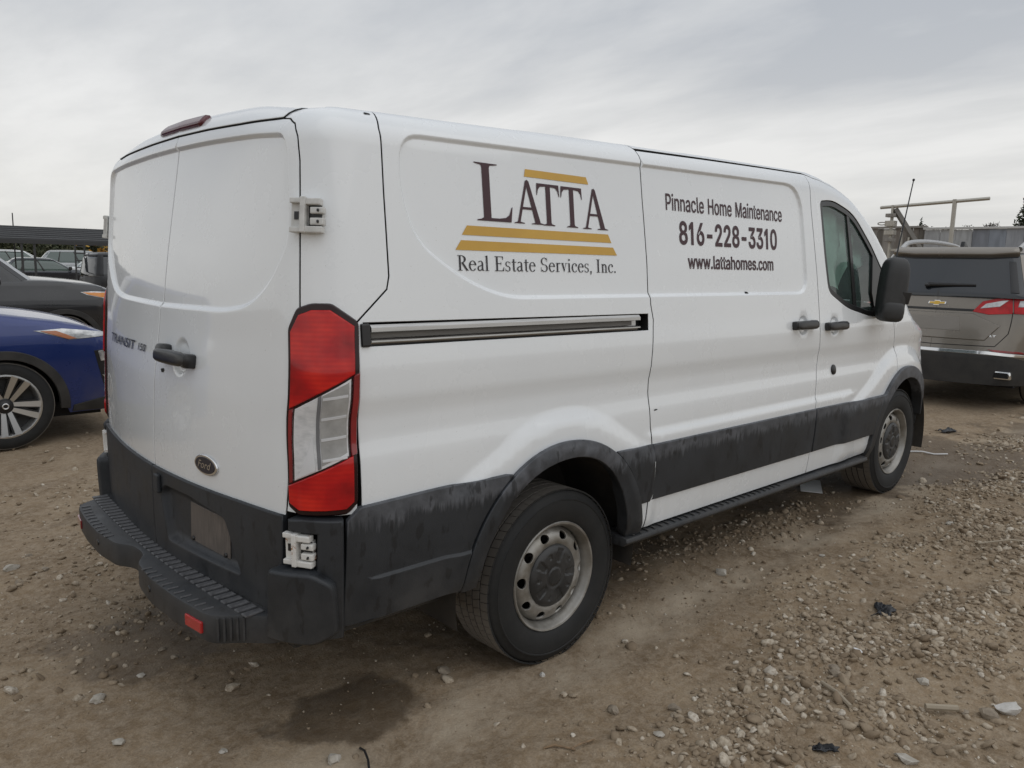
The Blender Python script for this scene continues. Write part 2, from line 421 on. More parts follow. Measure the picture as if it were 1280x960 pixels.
def ground_z(x, y):
    x = np.asarray(x, float); y = np.asarray(y, float)
    z = ground_base(x, y)
    near = np.exp(-((x-1)/9)**2-((y+0.5)/9)**2)
    z = z+near*(0.050*(fbm(x*0.55, y*0.55, 3)-0.5)+0.030*(fbm(x*2.1+9, y*2.1, 3)-0.5)+0.020*(fbm(x*7, y*7+4, 3)-0.5)+0.013*(fbm(x*21, y*21, 3)-0.5))
    # shallow wheel tracks the traffic has pressed in
    for y0, w, d in ((-1.02, 0.16, 0.020), (0.95, 0.2, 0.018), (-2.25, 0.28, 0.018)):
        yy = y0+0.10*np.sin(x*0.5+y0)
        z = z-near*d*np.exp(-((y-yy)/w)**2)+near*d*0.6*np.exp(-((y-yy-0.32)/0.14)**2)
    a, b, c = windrow(x, y); z = z+0.022*a+0.010*b+0.018*c*near
    # tyres stand on it
    for wx, wy, wz in ((0,-0.87,-0.020),(3.302,-0.87,0.084),(0,0.87,-0.020),(3.302,0.87,0.084)):
        k = np.exp(-((x-wx)/0.30)**2-((y-wy)/0.25)**2); z = z*(1-k)+wz*k
    return z
def axis(lo, hi, step, far, n):
    g = np.geomspace(step, far, n); c = np.arange(lo, hi, step); return np.concatenate([(lo-np.cumsum(g))[::-1], c, hi+np.cumsum(g)])
gxs = axis(-2.3, 4.2, 0.020, 90, 62); gys = axis(-3.3, 1.6, 0.020, 90, 62)
XX, YY = np.meshgrid(gxs, gys, indexing='ij'); ZZ = ground_z(XX, YY)
ni, nj = XX.shape; me = bpy.data.meshes.new('ground')
idx = np.arange(ni*nj).reshape(ni, nj); q = np.stack([idx[:-1, :-1], idx[1:, :-1], idx[1:, 1:], idx[:-1, 1:]], -1).reshape(-1, 4)
me.vertices.add(ni*nj); me.vertices.foreach_set('co', np.stack([XX, YY, ZZ], -1).ravel())
me.loops.add(q.size); me.loops.foreach_set('vertex_index', q.ravel().astype(np.int32)); me.polygons.add(len(q))
me.polygons.foreach_set('loop_start', np.arange(0, q.size, 4, dtype=np.int32)); me.polygons.foreach_set('use_smooth', np.ones(len(q), bool)); me.update(); me.validate()
def _mud(t, b):
    co, s = objco(t)
    big = noise(t, 0.45, 5, 0.6, co); mid = noise(t, 2.6, 6, 0.62, co); fin = noise(t, 26, 6, 0.7, co); gr = noise(t, 120, 3, 0.6, co)
    c = ramp(t, mid, [(0.28, (0.156, 0.109, 0.065)), (0.50, (0.238, 0.173, 0.108)), (0.72, (0.325, 0.249, 0.164))])
    c = mixc(t, ramp(t, fin, [(0.40, (0, 0, 0)), (0.75, (1, 1, 1))]), c, (0.37, 0.30, 0.22), 'MIX')
    c = mixc(t, 0.55, c, mixc(t, 1.0, c, ramp(t, gr, [(0.25, (0.55,)*3), (0.75, (1.3,)*3)]), 'MULTIPLY'))
    # pale, dry crust along the packed track, and dark damp places
    yy = mth(t, 'ADD', s[1], mth(t, 'MULTIPLY', mth(t, 'SUBTRACT', big, 0.5), 0.5))
    trk = mth(t, 'MULTIPLY', maprange(t, mth(t, 'ABSOLUTE', mth(t, 'ADD', yy, 1.02)), 0.22, 0.04), maprange(t, mid, 0.35, 0.62), True)
    c = mixc(t, mth(t, 'MULTIPLY', trk, 0.55), c, (0.44, 0.375, 0.29))
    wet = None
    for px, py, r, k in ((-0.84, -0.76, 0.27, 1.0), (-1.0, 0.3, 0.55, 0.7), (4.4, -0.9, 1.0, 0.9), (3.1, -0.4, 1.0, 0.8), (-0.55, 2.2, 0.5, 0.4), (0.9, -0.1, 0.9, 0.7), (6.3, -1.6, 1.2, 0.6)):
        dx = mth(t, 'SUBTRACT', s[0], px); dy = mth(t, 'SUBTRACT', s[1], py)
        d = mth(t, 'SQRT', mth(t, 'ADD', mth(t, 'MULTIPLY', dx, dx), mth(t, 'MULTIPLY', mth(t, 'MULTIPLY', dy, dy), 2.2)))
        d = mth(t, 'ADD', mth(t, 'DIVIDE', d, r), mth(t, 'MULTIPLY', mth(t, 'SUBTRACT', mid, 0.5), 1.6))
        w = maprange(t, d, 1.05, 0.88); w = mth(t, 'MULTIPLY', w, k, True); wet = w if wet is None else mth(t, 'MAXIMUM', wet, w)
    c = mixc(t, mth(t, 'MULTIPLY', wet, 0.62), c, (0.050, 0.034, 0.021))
    t.links.new(c, b.inputs['Base Color'])
    t.links.new(mth(t, 'SUBTRACT', 0.92, mth(t, 'MULTIPLY', wet, 0.40)), b.inputs['Roughness'])
    h = mth(t, 'ADD', mth(t, 'MULTIPLY', fin, 0.7), mth(t, 'MULTIPLY', gr, 0.3)); bump(t, b, h, 0.75, 0.012)
ground = link('ground', me, mat('mud', (0.14,0.11,0.08), 0.9, spec=0.3, build=_mud)); tag(ground, kind='structure')
# ---- gravel
def stone_shape(seed, sub):
    r = np.random.default_rng(seed); bm = bmesh.new(); bmesh.ops.create_icosphere(bm, subdivisions=sub, radius=1)
    v = np.array([x.co[:] for x in bm.verts]); f = np.array([[w.index for w in p.verts] for p in bm.faces]); bm.free()
    v = v*(1+r.normal(0, 0.13, (len(v), 1)))
    for k in range(5):
        n = r.normal(size=3); n /= np.linalg.norm(n); d = v@n; lim = r.uniform(0.55, 0.85); v = v-np.outer(np.clip(d-lim, 0, None), n)
    return v*np.array([1, r.uniform(0.65, 0.95), r.uniform(0.42, 0.7)]), f
SH0 = [stone_shape(i, 1) for i in range(10)]; SH2 = [stone_shape(50+i, 2) for i in range(10)]
CAMXY = np.array([-2.2, -3.06])
def scatter(name, n, region, dens, smin, smax, power, m, kind='stuff', SH1=SH0):
    x = rng.uniform(region[0], region[1], n*6); y = rng.uniform(region[2], region[3], n*6)
    p = dens(x, y); k = rng.random(len(x)) < p; x = x[k][:n]; y = y[k][:n]; n = len(x)
    s = smin*(1-rng.random(n)*(1-(smin/smax)**power))**(-1/power); z = ground_z(x, y)
    tau = rng.uniform(0, 2*np.pi, n); tilt = rng.normal(0, 0.3, (n, 2)); V = []; F = []; k0 = 0; which = rng.integers(0, len(SH1), n)
    for w in range(len(SH1)):
        i = np.where(which == w)[0]; v, f = SH1[w]; c, q = np.cos(tau[i]), np.sin(tau[i])
        X = v[None]*s[i][:, None, None]; rx = X[..., 0]*c[:, None]-X[..., 1]*q[:, None]; ry = X[..., 0]*q[:, None]+X[..., 1]*c[:, None]
        rz = X[..., 2]+rx*tilt[i, 0][:, None]+ry*tilt[i, 1][:, None]
        P = np.stack([rx+x[i][:, None], ry+y[i][:, None], rz+(z[i]+s[i]*0.12)[:, None]], -1).reshape(-1, 3)
        FF = (f[None]+(np.arange(len(i))*len(v))[:, None, None]+k0).reshape(-1, 3); V.append(P); F.append(FF); k0 += len(P)
    V = np.vstack(V); F = np.vstack(F); me = bpy.data.meshes.new(name); me.vertices.add(len(V)); me.vertices.foreach_set('co', V.ravel())
    me.loops.add(F.size); me.loops.foreach_set('vertex_index', F.ravel().astype(np.int32)); me.polygons.add(len(F)); me.polygons.foreach_set('loop_start', np.arange(0, F.size, 3, dtype=np.int32)); me.update(); me.validate()
    o = link(name, me, m); return tag(o, kind=kind)
def _stone(t, b):
    g = nd(t, 'ShaderNodeNewGeometry'); co, s = objco(t)
    isl = g.outputs['Random Per Island']
    c = ramp(t, isl, [(0.0, (0.19, 0.142, 0.094)), (0.45, (0.30, 0.238, 0.168)), (0.80, (0.42, 0.355, 0.27)), (0.95, (0.53, 0.47, 0.38)), (1.0, (0.62, 0.57, 0.49))])
    n = noise(t, 70, 4, 0.65, co); c = mixc(t, ramp(t, n, [(0.42, (0, 0, 0)), (0.66, (0.75, 0.75, 0.75))]), c, (0.22, 0.165, 0.112))
    t.links.new(c, b.inputs['Base Color']); bump(t, b, noise(t, 160, 3, 0.6, co), 0.4, 0.003)
STONE = mat('stone', (0.2,0.17,0.13), 0.88, spec=0.3, build=_stone)
def clear_of_wheels(x, y):
    k = np.ones(len(x))
    for wx in (0, 3.302):
        for wy in (-0.87, 0.87): k = k*(np.hypot((x-wx)/0.30, (y-wy)/0.20) > 1)
    return k
def d_fine(x, y):
    a, b, c = windrow(x, y); n = fbm(x*1.4+7, y*1.4, 3); return np.clip(0.03+0.20*sstep(0.52, 0.74, n)+sstep(-0.4, 0.6, y)*0.12+0.9*a+0.6*b+0.5*c, 0, 1)*clear_of_wheels(x, y)
def d_mid(x, y):
    a, b, c = windrow(x, y); n = fbm(x*1.1-7, y*1.1+2, 3); return np.clip(0.006+0.07*sstep(0.56, 0.75, n)+sstep(-0.4, 0.6, y)*(0.006+0.045*sstep(0.48, 0.66, n))+1.0*a+0.5*b+0.6*c, 0, 1)*clear_of_wheels(x, y)
def d_big(x, y):
    a, b, c = windrow(x, y); n = fbm(x*0.8+2, y*0.8+8, 3); return np.clip(0.006+0.045*sstep(0.55, 0.75, n)+sstep(-0.4, 0.6, y)*(0.008+0.035*sstep(0.48, 0.66, n))+0.8*a+0.2*b+0.5*c, 0, 1)*clear_of_wheels(x, y)
GREG = (-2.6, 6.0, -4.6, 2.6)
scatter('gravel', 26000, (-2.2, 4.8, -3.0, 2.4), d_fine, 0.0035, 0.011, 2.4, STONE)
scatter('gravel', 12500, (-2.0, 6.0, -3.2, 3.2), d_mid, 0.009, 0.022, 2.0, STONE, SH1=SH2)
scatter('gravel', 2600, (-2.0, 8.0, -3.4, 5.0), d_big, 0.017, 0.034, 2.2, STONE, SH1=SH2)
# ================================================================ the white van
# van frame: x forward (rear axle at 0), y to the left, z up
HW = 1.032
def _outline():
    pts = [(-1.20+0.09*(y/0.9)**2, -y) for y in np.linspace(0, 0.84, 60)]
    p0 = np.array(pts[-1]); t0 = np.array([0.187, -1.0]); t0 /= np.linalg.norm(t0); p3 = np.array([-0.93, -HW])
    p1 = p0+t0*0.115; p2 = p3-np.array([1, 0])*0.105
    for t in np.linspace(0, 1, 40)[1:]: pts.append(tuple((1-t)**3*p0+3*(1-t)**2*t*p1+3*(1-t)*t*t*p2+t**3*p3))
    pts = np.array(pts); s = np.concatenate([[0], np.cumsum(np.linalg.norm(np.diff(pts, axis=0), axis=1))]); u = s-s[-1]-0.93
    xs = np.linspace(-0.93, 4.27, 260)[1:]; t = np.clip((xs-2.4)/1.1, 0, None); tf = np.clip((xs-3.30)/0.97, 0, None)
    return np.concatenate([u, xs]), np.concatenate([pts[:, 0], xs]), np.concatenate([pts[:, 1], -(HW-0.032*t**2-0.33*tf**3)])
OU, OX, OY = _outline(); U0 = float(OU[0])
_gx = np.gradient(OX, OU); _gy = np.gradient(OY, OU); _n = np.hypot(_gx, _gy); NX = _gy/_n; NY = -_gx/_n
side_prof = pchip([0.25,0.40,0.55,0.70,0.85,0.95,1.045,1.09,1.17,1.23,1.34,1.45,1.70,1.98,2.2],[0.10,0.035,0.016,0.006,0.0,0.004,0.017,0.018,0.008,0.009,0.020,0.030,0.055,0.088,0.116])
rear_prof = pchip([0.3,0.60,0.85,1.10,1.20,1.32,1.45,1.90,2.2],[0.02,0.0,0.0,0.010,0.022,0.038,0.050,0.115,0.16])
top_z = pchip([-2.1,-1.6,-1.2,-0.9,0.4,1.7,2.0,2.25,2.45,2.7,3.02,3.25,3.42,3.55,3.85,4.1,4.27],[2.09,2.07,2.03,2.04,2.085,2.115,2.12,2.09,2.04,1.925,1.69,1.49,1.345,1.285,1.21,1.05,.90])
RS = 0.11
def VS(u, v, off=0.0):
    """van skin: u runs round the plan outline (u = x on the flank), v runs up the flank and over the roof shoulder"""
    u = np.asarray(u, float); v = np.asarray(v, float)
    x = np.interp(u, OU, OX); y = np.interp(u, OU, OY); nx = np.interp(u, OU, NX); ny = np.interp(u, OU, NY)
    zt = top_z(u); a = np.clip((v-(zt-RS))/RS, 0, np.pi/2)
    z = np.where(a > 0, zt-RS+RS*np.sin(a), v); k = RS*(1-np.cos(a))-off*np.cos(a)
    x = x+rear_prof(z)*sstep(-0.62, -1.20, u)*(1-0.60*np.minimum(1, (y/0.9)**2)); y = y+side_prof(z)*sstep(-1.50, -0.93, u)
    return np.stack([x-nx*k, y-ny*k, z+off*np.sin(a)], -1)
def vend(u): return top_z(u)+RS*(math.pi/2-1)
def VREAR(a, v, off=0.0):
    """the same skin read across the back, a running from the left door (a < U0) to the right"""
    a = np.asarray(a, float); l = a < U0; X = VS(np.where(l, 2*U0-a, a), v, off)
    return np.where(l[..., None], X*[1, -1, 1], X)
def frame(surf, u, v, off=0.0):
    h = 1e-3; p = surf(np.array([u]), np.array([v]), off)[0]
    a = Vector(surf(np.array([u+h]), np.array([v]), off)[0]-surf(np.array([u-h]), np.array([v]), off)[0]).normalized()
    b = Vector(surf(np.array([u]), np.array([v+h]), off)[0]-surf(np.array([u]), np.array([v-h]), off)[0]).normalized()
    n = a.cross(b).normalized(); b = n.cross(a)
    M = Matrix((a, b, n)).transposed().to_4x4(); M.translation = Vector(p); return M
# ---- materials
def _paint(t, b):
    co, s = objco(t)
    n = noise(t, 2.2, 6, 0.62, co, (1, 1, 1)); st = noise(t, 5.0, 6, 0.65, co, (3.0, 3.0, 0.5))
    c = ramp(t, n, [(0.35, (0.785, 0.812, 0.832)), (0.7, (0.81, 0.835, 0.85))])
    grime = mth(t, 'MULTIPLY', maprange(t, s[2], 1.05, 0.45), ramp(t, st, [(0.42, (0, 0, 0)), (0.75, (1, 1, 1))]), True)
    c = mixc(t, mth(t, 'MULTIPLY', grime, 0.09), c, (0.40, 0.36, 0.30))
    sp = noise(t, 190, 2, 0.5, co); c = mixc(t, mth(t, 'MULTIPLY', maprange(t, sp, 0.72, 0.78), 0.5), c, (0.30, 0.27, 0.22))
    t.links.new(c, b.inputs['Base Color'])
    t.links.new(maprange(t, n, 0.3, 0.75, 0.22, 0.34), b.inputs['Roughness'])
    bump(t, b, noise(t, 2.6, 2, 0.4, co), 0.10, 0.02)
GAPSHADE = mat('painted_gap_shade', (0.012,0.012,0.012), 0.8)  # near-black for panel flanges: shade of the shut lines put into colour
WHITE = mat('white_paint', (0.78,0.785,0.78), 0.3, coat=0.9, build=_paint)
def _clad(ztop, zbot=0.3):
    def f(t, b):
        co, s = objco(t)
        big = noise(t, 6, 5, 0.6, co); fine = noise(t, 240, 3, 0.6, co)
        drip = noise(t, 1.0, 5, 0.62, co, (75, 75, 6.0)); low = noise(t, 1.0, 4, 0.6, co, (16, 16, 16))
        edge = mth(t, 'ADD', s[2], mth(t, 'MULTIPLY', mth(t, 'SUBTRACT', drip, 0.5), 0.16))
        fade = maprange(t, edge, ztop-0.080, ztop-0.050)
        k = mth(t, 'MULTIPLY', fade, ramp(t, low, [(0.3, (0.25,)*3), (0.65, (1,)*3)]), True)
        c = ramp(t, big, [(0.3, (0.017, 0.020, 0.024)), (0.7, (0.028, 0.031, 0.036))])
        c = mixc(t, mth(t, 'MULTIPLY', k, 0.9), c, (0.108, 0.114, 0.128))
        blot = noise(t, 1.0, 3, 0.5, co, (26, 26, 11)); c = mixc(t, mth(t, 'MULTIPLY', maprange(t, blot, 0.60, 0.66), 0.7), c, (0.008, 0.009, 0.011))
        dust = mth(t, 'MULTIPLY', maprange(t, s[2], 0.62, 0.36), maprange(t, big, 0.35, 0.7), True)
        c = mixc(t, mth(t, 'MULTIPLY', dust, 0.25), c, (0.16, 0.14, 0.115))
        t.links.new(c, b.inputs['Base Color']); t.links.new(maprange(t, big, 0.3, 0.7, 0.42, 0.62), b.inputs['Roughness'])
        bump(t, b, fine, 0.25, 0.002)
    return f
CLAD = mat('black_moulding', (0.035,0.037,0.04), 0.5, build=_clad(0.83))
BUMPER = mat('grey_black_plastic', (0.035,0.037,0.04), 0.5, build=_clad(2.0))
BLACK = mat('gloss_black', (0.014,0.014,0.015), 0.3)
RUBBER = mat('black_rubber', (0.014,0.014,0.014), 0.7)
DARK = mat('dark_void', (0.008,0.008,0.008), 0.9)
CHASSIS = mat('chassis_grime', (0.03,0.028,0.025), 0.85, build=varied((0.02,0.019,0.018), (0.06,0.052,0.042), 9, (0.7, 0.95)))
ALU = mat('worn_aluminium', (0.62,0.60,0.57), 0.28, 1.0, build=varied((0.36,0.355,0.345), (0.60,0.595,0.585), 14, (0.18, 0.40), mscale=(0.3, 4, 30)))
CHROME = mat('chrome', (0.75,0.76,0.77), 0.08, 1.0)
RUSTWHITE = mat('chipped_white_hinge', (0.7,0.7,0.68), 0.45, build=lambda t, b: t.links.new(ramp(t, noise(t, 26, 5, 0.7), [(0.0, (0.72,0.72,0.70)), (0.60, (0.68,0.67,0.64)), (0.66, (0.33,0.15,0.05)), (0.75, (0.12,0.06,0.03))]), b.inputs['Base Color']))
HINGEW = mat('white_hinge_paint', (0.62,0.62,0.60), 0.45, build=varied((0.50,0.50,0.48), (0.68,0.68,0.66), 30))
VINYL_M = mat('maroon_vinyl', (0.045,0.012,0.018), 0.45)
VINYL_Y = mat('gold_vinyl', (0.60,0.36,0.065), 0.45, build=varied((0.56,0.33,0.055), (0.64,0.39,0.075), 5))
def _redlens(t, b):
    co, s = objco(t)
    w = nd(t, 'ShaderNodeTexWave', wave_type='BANDS', bands_direction='Z'); w.inputs['Scale'].default_value = 22; t.links.new(co, w.inputs[0])
    n = noise(t, 7, 3, 0.5, co, (1, 1, 1.6))
    c = ramp(t, n, [(0.30, (0.24, 0.003, 0.006)), (0.50, (0.46, 0.006, 0.008)), (0.70, (0.68, 0.022, 0.012))])
    c = mixc(t, mth(t, 'MULTIPLY', w.outputs[0], 0.22), c, (0.26, 0.004, 0.006))
    t.links.new(c, b.inputs['Base Color'])
REDLENS = mat('red_lens', (0.45,0.012,0.014), 0.12, coat=0.45, spec=0.3, build=_redlens)
REDDARK = mat('deep_red_lens', (0.22,0.008,0.012), 0.12, coat=1.0, build=varied((0.16,0.006,0.010), (0.30,0.010,0.014), 9, (0.08, 0.16)))
MAROONLENS = mat('maroon_lens', (0.085,0.008,0.014), 0.25, coat=0.3)
CLEAR = glass_mat('clear_lens', (0.985,0.99,0.995), 0.99, 0.01, 0.45)
LAMPRIM = mat('dark_red_rim', (0.016,0.002,0.003), 0.25, coat=0.3, spec=0.3)
CABGLASS = glass_mat('cab_glass', (0.84,0.985,0.93), 0.97, 0.42, 1.0, (0.16, 0.23, 0.215))
# ---- features pressed into the skin
REC = rounded([(-0.742,1.972),(1.835,2.022),(1.885,1.455),(-0.318,1.455),(-0.51,1.52),(-0.69,1.635),(-0.747,1.78)], [0.10,0.16,0.10,0.10,0.10,0.12,0.10], 6)
FLR = rounded([(-0.62,0.40),(-0.62,0.80),(-0.523,0.872),(-0.403,0.921),(-0.272,0.998),(-0.111,1.042),(0.053,1.046),(0.229,0.99),(0.369,0.904),(0.497,0.839),(0.60,0.80),(0.60,0.40)], 0.08, 4)
FLF = rounded([(2.30,0.40),(2.30,0.80),(2.426,0.819),(2.62,0.885),(2.828,1.001),(2.954,1.069),(3.112,1.118),(3.33,1.12),(3.6,1.05),(3.85,0.85),(3.9,0.40)], 0.10, 4)
DIMS = [(1.832,1.284,0.058),(2.196,1.270,0.058)]
def side_disp(P):
    d = 0.013*sstep(-0.006, 0.009, sdist(P, REC))
    d = d-0.016*sstep(0.0, 0.085, sdist(P, FLR))-0.020*sstep(0.0, 0.09, sdist(P, FLF))
    for x, z, r in DIMS:
        q = np.hypot(P[:, 0]-x, P[:, 1]-z); d = d+0.010*sstep(r, r-0.022, q)
    d = d-0.010*sstep(0.885, 0.850, P[:, 1])*sstep(0.45, 0.55, P[:, 0])*sstep(2.6, 2.4, P[:, 0])
    return d
RECR = rounded([(-2.20,1.968),(-1.80,1.965),(-1.40,1.953),(-1.185,1.940),(-1.170,1.723),(-1.174,1.62),(-1.275,1.497),(-1.393,1.426),(-1.55,1.402),(-2.20,1.392)], [0,0.1,0.1,0.06,0.06,0.08,0.10,0.08,0.08,0], 5)
PLR = rounded([(-1.99,0.708),(-1.95,0.737),(-1.743,0.740),(-1.50,0.715),(-1.405,0.545),(-1.94,0.530)], 0.02, 3)
def rear_disp_plain(P): return 0.013*sstep(-0.007, 0.010, sdist(P, RECR))
def rear_disp(P):
    d = 0.013*sstep(-0.007, 0.010, sdist(P, RECR))
    q = np.hypot((P[:, 0]+1.845), P[:, 1]-1.222); d = d+0.012*sstep(0.072, 0.045, q)
    return d
def circ(cx, cz, r, a0, a1, n=40): return [(cx+r*math.cos(a), cz+r*math.sin(a)) for a in np.linspace(a0, a1, n)]
ring = lambda x, z, r: [(x+r*math.cos(a), z+r*math.sin(a)) for a in np.linspace(0, 2*math.pi, 24, endpoint=False)]
def flare_disp(P): return -0.016*sstep(0.0, 0.085, sdist(P, FLR))-0.020*sstep(0.0, 0.09, sdist(P, FLF))
FE = [(REC, 0.014, 0.0035, True), (FLR, 0.02, 0.02, True), (FLF, 0.02, 0.02, True)]+[(ring(x, z, r-0.011), 0.014, 0.006, True) for x, z, r in DIMS]
van = thing('cargo_van', 'white cargo van with maroon and gold lettering on its flank, parked on the dirt', 'van')
P_ = van
# ---- seams (u, v)
SEAM_DOOR = [(-1.175,0.47),(-1.179,0.805),(-1.145,1.10),(-1.123,1.431),(-1.121,1.583),(-1.120,1.723),(-1.120,1.861),(-1.128,1.930),(-1.150,1.972),(-1.195,1.994),(-1.250,2.000)]
SEAM_Q = [(-0.945,0.80),(-0.940,1.390),(-0.822,1.488),(-0.812,1.529),(-0.817,1.784),(-0.816,1.98),(-0.797,2.05),(-0.785,float(vend(-0.785)))]
SEAM_SL = [(0.509,0.437),(0.508,0.56),(0.535,0.60),(0.516,0.815),(0.502,1.045),(0.508,1.184),(0.522,1.353),(0.506,1.42),(0.505,1.588),(0.490,1.851),(0.484,2.066)]
SEAM_FD = [(2.0,0.437),(2.005,0.678),(1.999,0.808),(2.006,0.90),(2.034,1.083),(2.016,1.351),(1.992,1.57),(1.972,1.70),(1.945,1.902),(1.94,2.104)]
SEAM_FE = [(3.10,0.80),(3.121,0.934),(3.118,1.05),(3.05,1.25),(3.03,1.32)]
ARC_R = lambda r, a0, a1: circ(-0.03, 0.375, r, a0, a1)
ARC_F = lambda r, a0, a1: circ(3.285, 0.435, r, a0, a1)
top_line = lambda a, b, n=30, d=0.0: [(float(u), float(vend(u))-d) for u in np.linspace(a, b, n)]
door_top = lambda a, b, n=26: [(float(u), float(top_z(u))-RS+0.075) for u in np.linspace(a, b, n)]
# ---- rear doors
rd_poly = [(U0, 0.775), (-1.183, 0.775)]+SEAM_DOOR[1:]+[(-1.548, 2.002), (-1.80, 2.010), (U0, 2.013)]
doors = []
for mir in (False, True):
    d = panel('rear_door', VS, rd_poly, WHITE, P_, lip=0.002, flange=0.045, emat=GAPSHADE, disp=rear_disp_plain if mir else rear_disp, cell=0.035, feats=[(RECR, 0.014, 0.0035, True)]+([(ring(-1.845, 1.222, 0.058), 0.02, 0.006, True)] if not mir else []), mirror=mir, gap=0.0025)
    cp = [(U0, 0.44), (-1.185, 0.44), (-1.181, 0.797), (-1.419, 0.797), (-1.678, 0.793), (U0, 0.79)]
    kd = (lambda P: 0.026*sstep(-0.004, 0.014, sdist(P, PLR))) if not mir else None
    panel('lower_moulding', VS, cp, BUMPER, d, off=0.013, disp=kd, cell=0.03, feats=[(PLR, 0.014, 0.005, True)] if not mir else [], mirror=mir, lip=0.004, gap=0.002)
    doors.append(d)
doors[0]['label'] = 'right rear door with handle and oval emblem'; doors[1]['label'] = 'left rear door with model lettering'
RD = doors[0]
# plate, emblem, handle, latch
panel('plate', VS, [(-1.775,0.712),(-1.50,0.705),(-1.505,0.566),(-1.785,0.568)], mat('bare_plate', (0.10,0.09,0.085), 0.5, build=varied((0.075,0.070,0.066), (0.16,0.135,0.12), 16, mscale=(8, 8, 1))), RD, off=-0.009, flange=0.003, gap=0, lip=0.002)
for u_, v_ in ((-1.76, 0.578), (-1.53, 0.575)): MB().rev([(0, 0.006), (0.007, 0.005), (0.009, 0)], 'z', 10, frame(VS, u_, v_, -0.007)).build('plate_screw', BLACK, RD, True)
em = panel('emblem', VS, [(-1.622+0.078*math.cos(a), 0.875+0.036*math.sin(a)) for a in np.linspace(0, 2*math.pi, 40, endpoint=False)], CHROME, RD, off=0.008, cell=0.012, gap=0, lip=0.004, flange=0.008)
panel('emblem_field', VS, [(-1.622+0.066*math.cos(a), 0.875+0.028*math.sin(a)) for a in np.linspace(0, 2*math.pi, 40, endpoint=False)], mat('emblem_dark', (0.020,0.021,0.032), 0.25), em, off=0.0095, cell=0.012, gap=0, lip=0.001, flange=0.002)
def scriptword(name, s, quad, m, parent, off, shear=0.25, bold=0.0, disp=None): return text_on(name, s, VREAR, quad, m, parent, bold, shear, off, disp)
scriptword('emblem_script', 'Ford', (-1.667, 0.864, -1.577, 0.890), CHROME, em, 0.0108, 0.35, 0.0)
BADGE = mat('badge_grey', (0.03,0.03,0.034), 0.3, 0.3)
for nm, tx, qd, bd in (('model_lettering', 'TRANSIT', (U0-0.685, 1.203, U0-0.255, 1.240), 0.012), ('model_lettering', '150', (U0-0.212, 1.208, U0-0.118, 1.236), 0.012)):
    text_on(nm, tx, VREAR, qd, BADGE, doors[1], bd, 0.12, 0.004)
hm = MB(); M = frame(VS, -1.855, 1.222, 0.0)
hm.sphere((0.0, -0.004, 0.034), (0.135, 0.026, 0.017), 20, 0.55, M); hm.sphere((-0.105, 0.006, 0.014), (0.034, 0.032, 0.026), 14, 0.5, M); hm.sphere((0.112, -0.006, 0.014), (0.024, 0.026, 0.026), 14, 0.5, M)
hm.build('door_handle', BLACK, RD, True)
lm = MB(); M = frame(VS, -1.99, 0.735, 0.013); lm.box((-0.03,-0.035,0), (0.012,0.035,0.016), M, 0.006); lm.build('latch_cover', BUMPER, RD)
# ---- rear corners, header, flank panels
panel('corner_panel', VS, SEAM_DOOR[1:]+[(-1.235, float(vend(-1.235)))]+top_line(-1.20, -0.82, 16)+SEAM_Q[::-1], WHITE, P_, lip=0.002, flange=0.045, emat=GAPSHADE, cell=0.03)
panel('corner_panel', VS, SEAM_DOOR[1:]+[(-1.235, float(vend(-1.235)))]+top_line(-1.20, -0.82, 16)+SEAM_Q[::-1], WHITE, P_, lip=0.002, flange=0.045, emat=GAPSHADE, cell=0.04, mirror=True)
hp = [(U0, 2.013), (-1.80, 2.010), (-1.548, 2.002), (-1.250, 2.000), (-1.235, float(vend(-1.235)))]+top_line(-1.29, U0, 12)
for mir in (False, True): panel('roof_header', VS, hp, WHITE, P_, lip=0.002, flange=0.045, emat=GAPSHADE, off=0.006, cell=0.03, mirror=mir, gap=0.0008)
RAILHOLE = [(-0.915,1.318),(-0.915,1.386),(0.484,1.378),(0.484,1.314)]
a0 = math.asin((0.437-0.375)/0.475)
q_poly = SEAM_Q[1:][::1]+top_line(-0.78, 0.46, 20)+SEAM_SL[::-1][0:]+ARC_R(0.475, a0, math.pi-a0)+[(-0.93, 0.437)]
q_poly = [p for p in q_poly]
side = panel('side_panel', VS, q_poly, WHITE, P_, lip=0.002, flange=0.045, emat=GAPSHADE, disp=side_disp, cell=0.035, feats=FE, holes=[RAILHOLE])
side['label'] = 'right rear side panel with firm name in maroon and gold'
sl_poly = SEAM_SL+[(1.0, 2.083), (1.5, 2.096)]+SEAM_FD[::-1]
slider = panel('sliding_door', VS, sl_poly, WHITE, P_, lip=0.002, flange=0.045, emat=GAPSHADE, disp=side_disp, cell=0.035, feats=FE)
WIN = rounded([(2.050,1.955),(2.20,1.970),(2.46,1.912),(2.70,1.735),(2.90,1.555),(2.985,1.45),(2.965,1.315),(2.70,1.308),(2.37,1.366),(2.13,1.462),(2.085,1.66)], [0.03,0.08,0.10,0.05,0.03,0.02,0.03,0.08,0.08,0.05,0.1], 4)
af = math.asin((0.437-0.435)/0.45)
fd_poly = SEAM_FD[::-1][0:]+[(2.82, 0.437)]+ARC_F(0.45, math.pi-af-0.02, math.radians(117), 16)[1:] if False else None
arcf = [p for p in circ(3.285, 0.435, 0.455, math.pi-0.01, math.radians(114), 18)]
fd_poly = SEAM_FD[::-1]+arcf+SEAM_FE[1:]+door_top(3.02, 2.02)
fdoor = panel('front_door', VS, fd_poly, WHITE, P_, lip=0.002, flange=0.045, emat=GAPSHADE, disp=side_disp, cell=0.035, feats=FE, holes=[WIN])
SEAM_FE2 = SEAM_FE[1:]
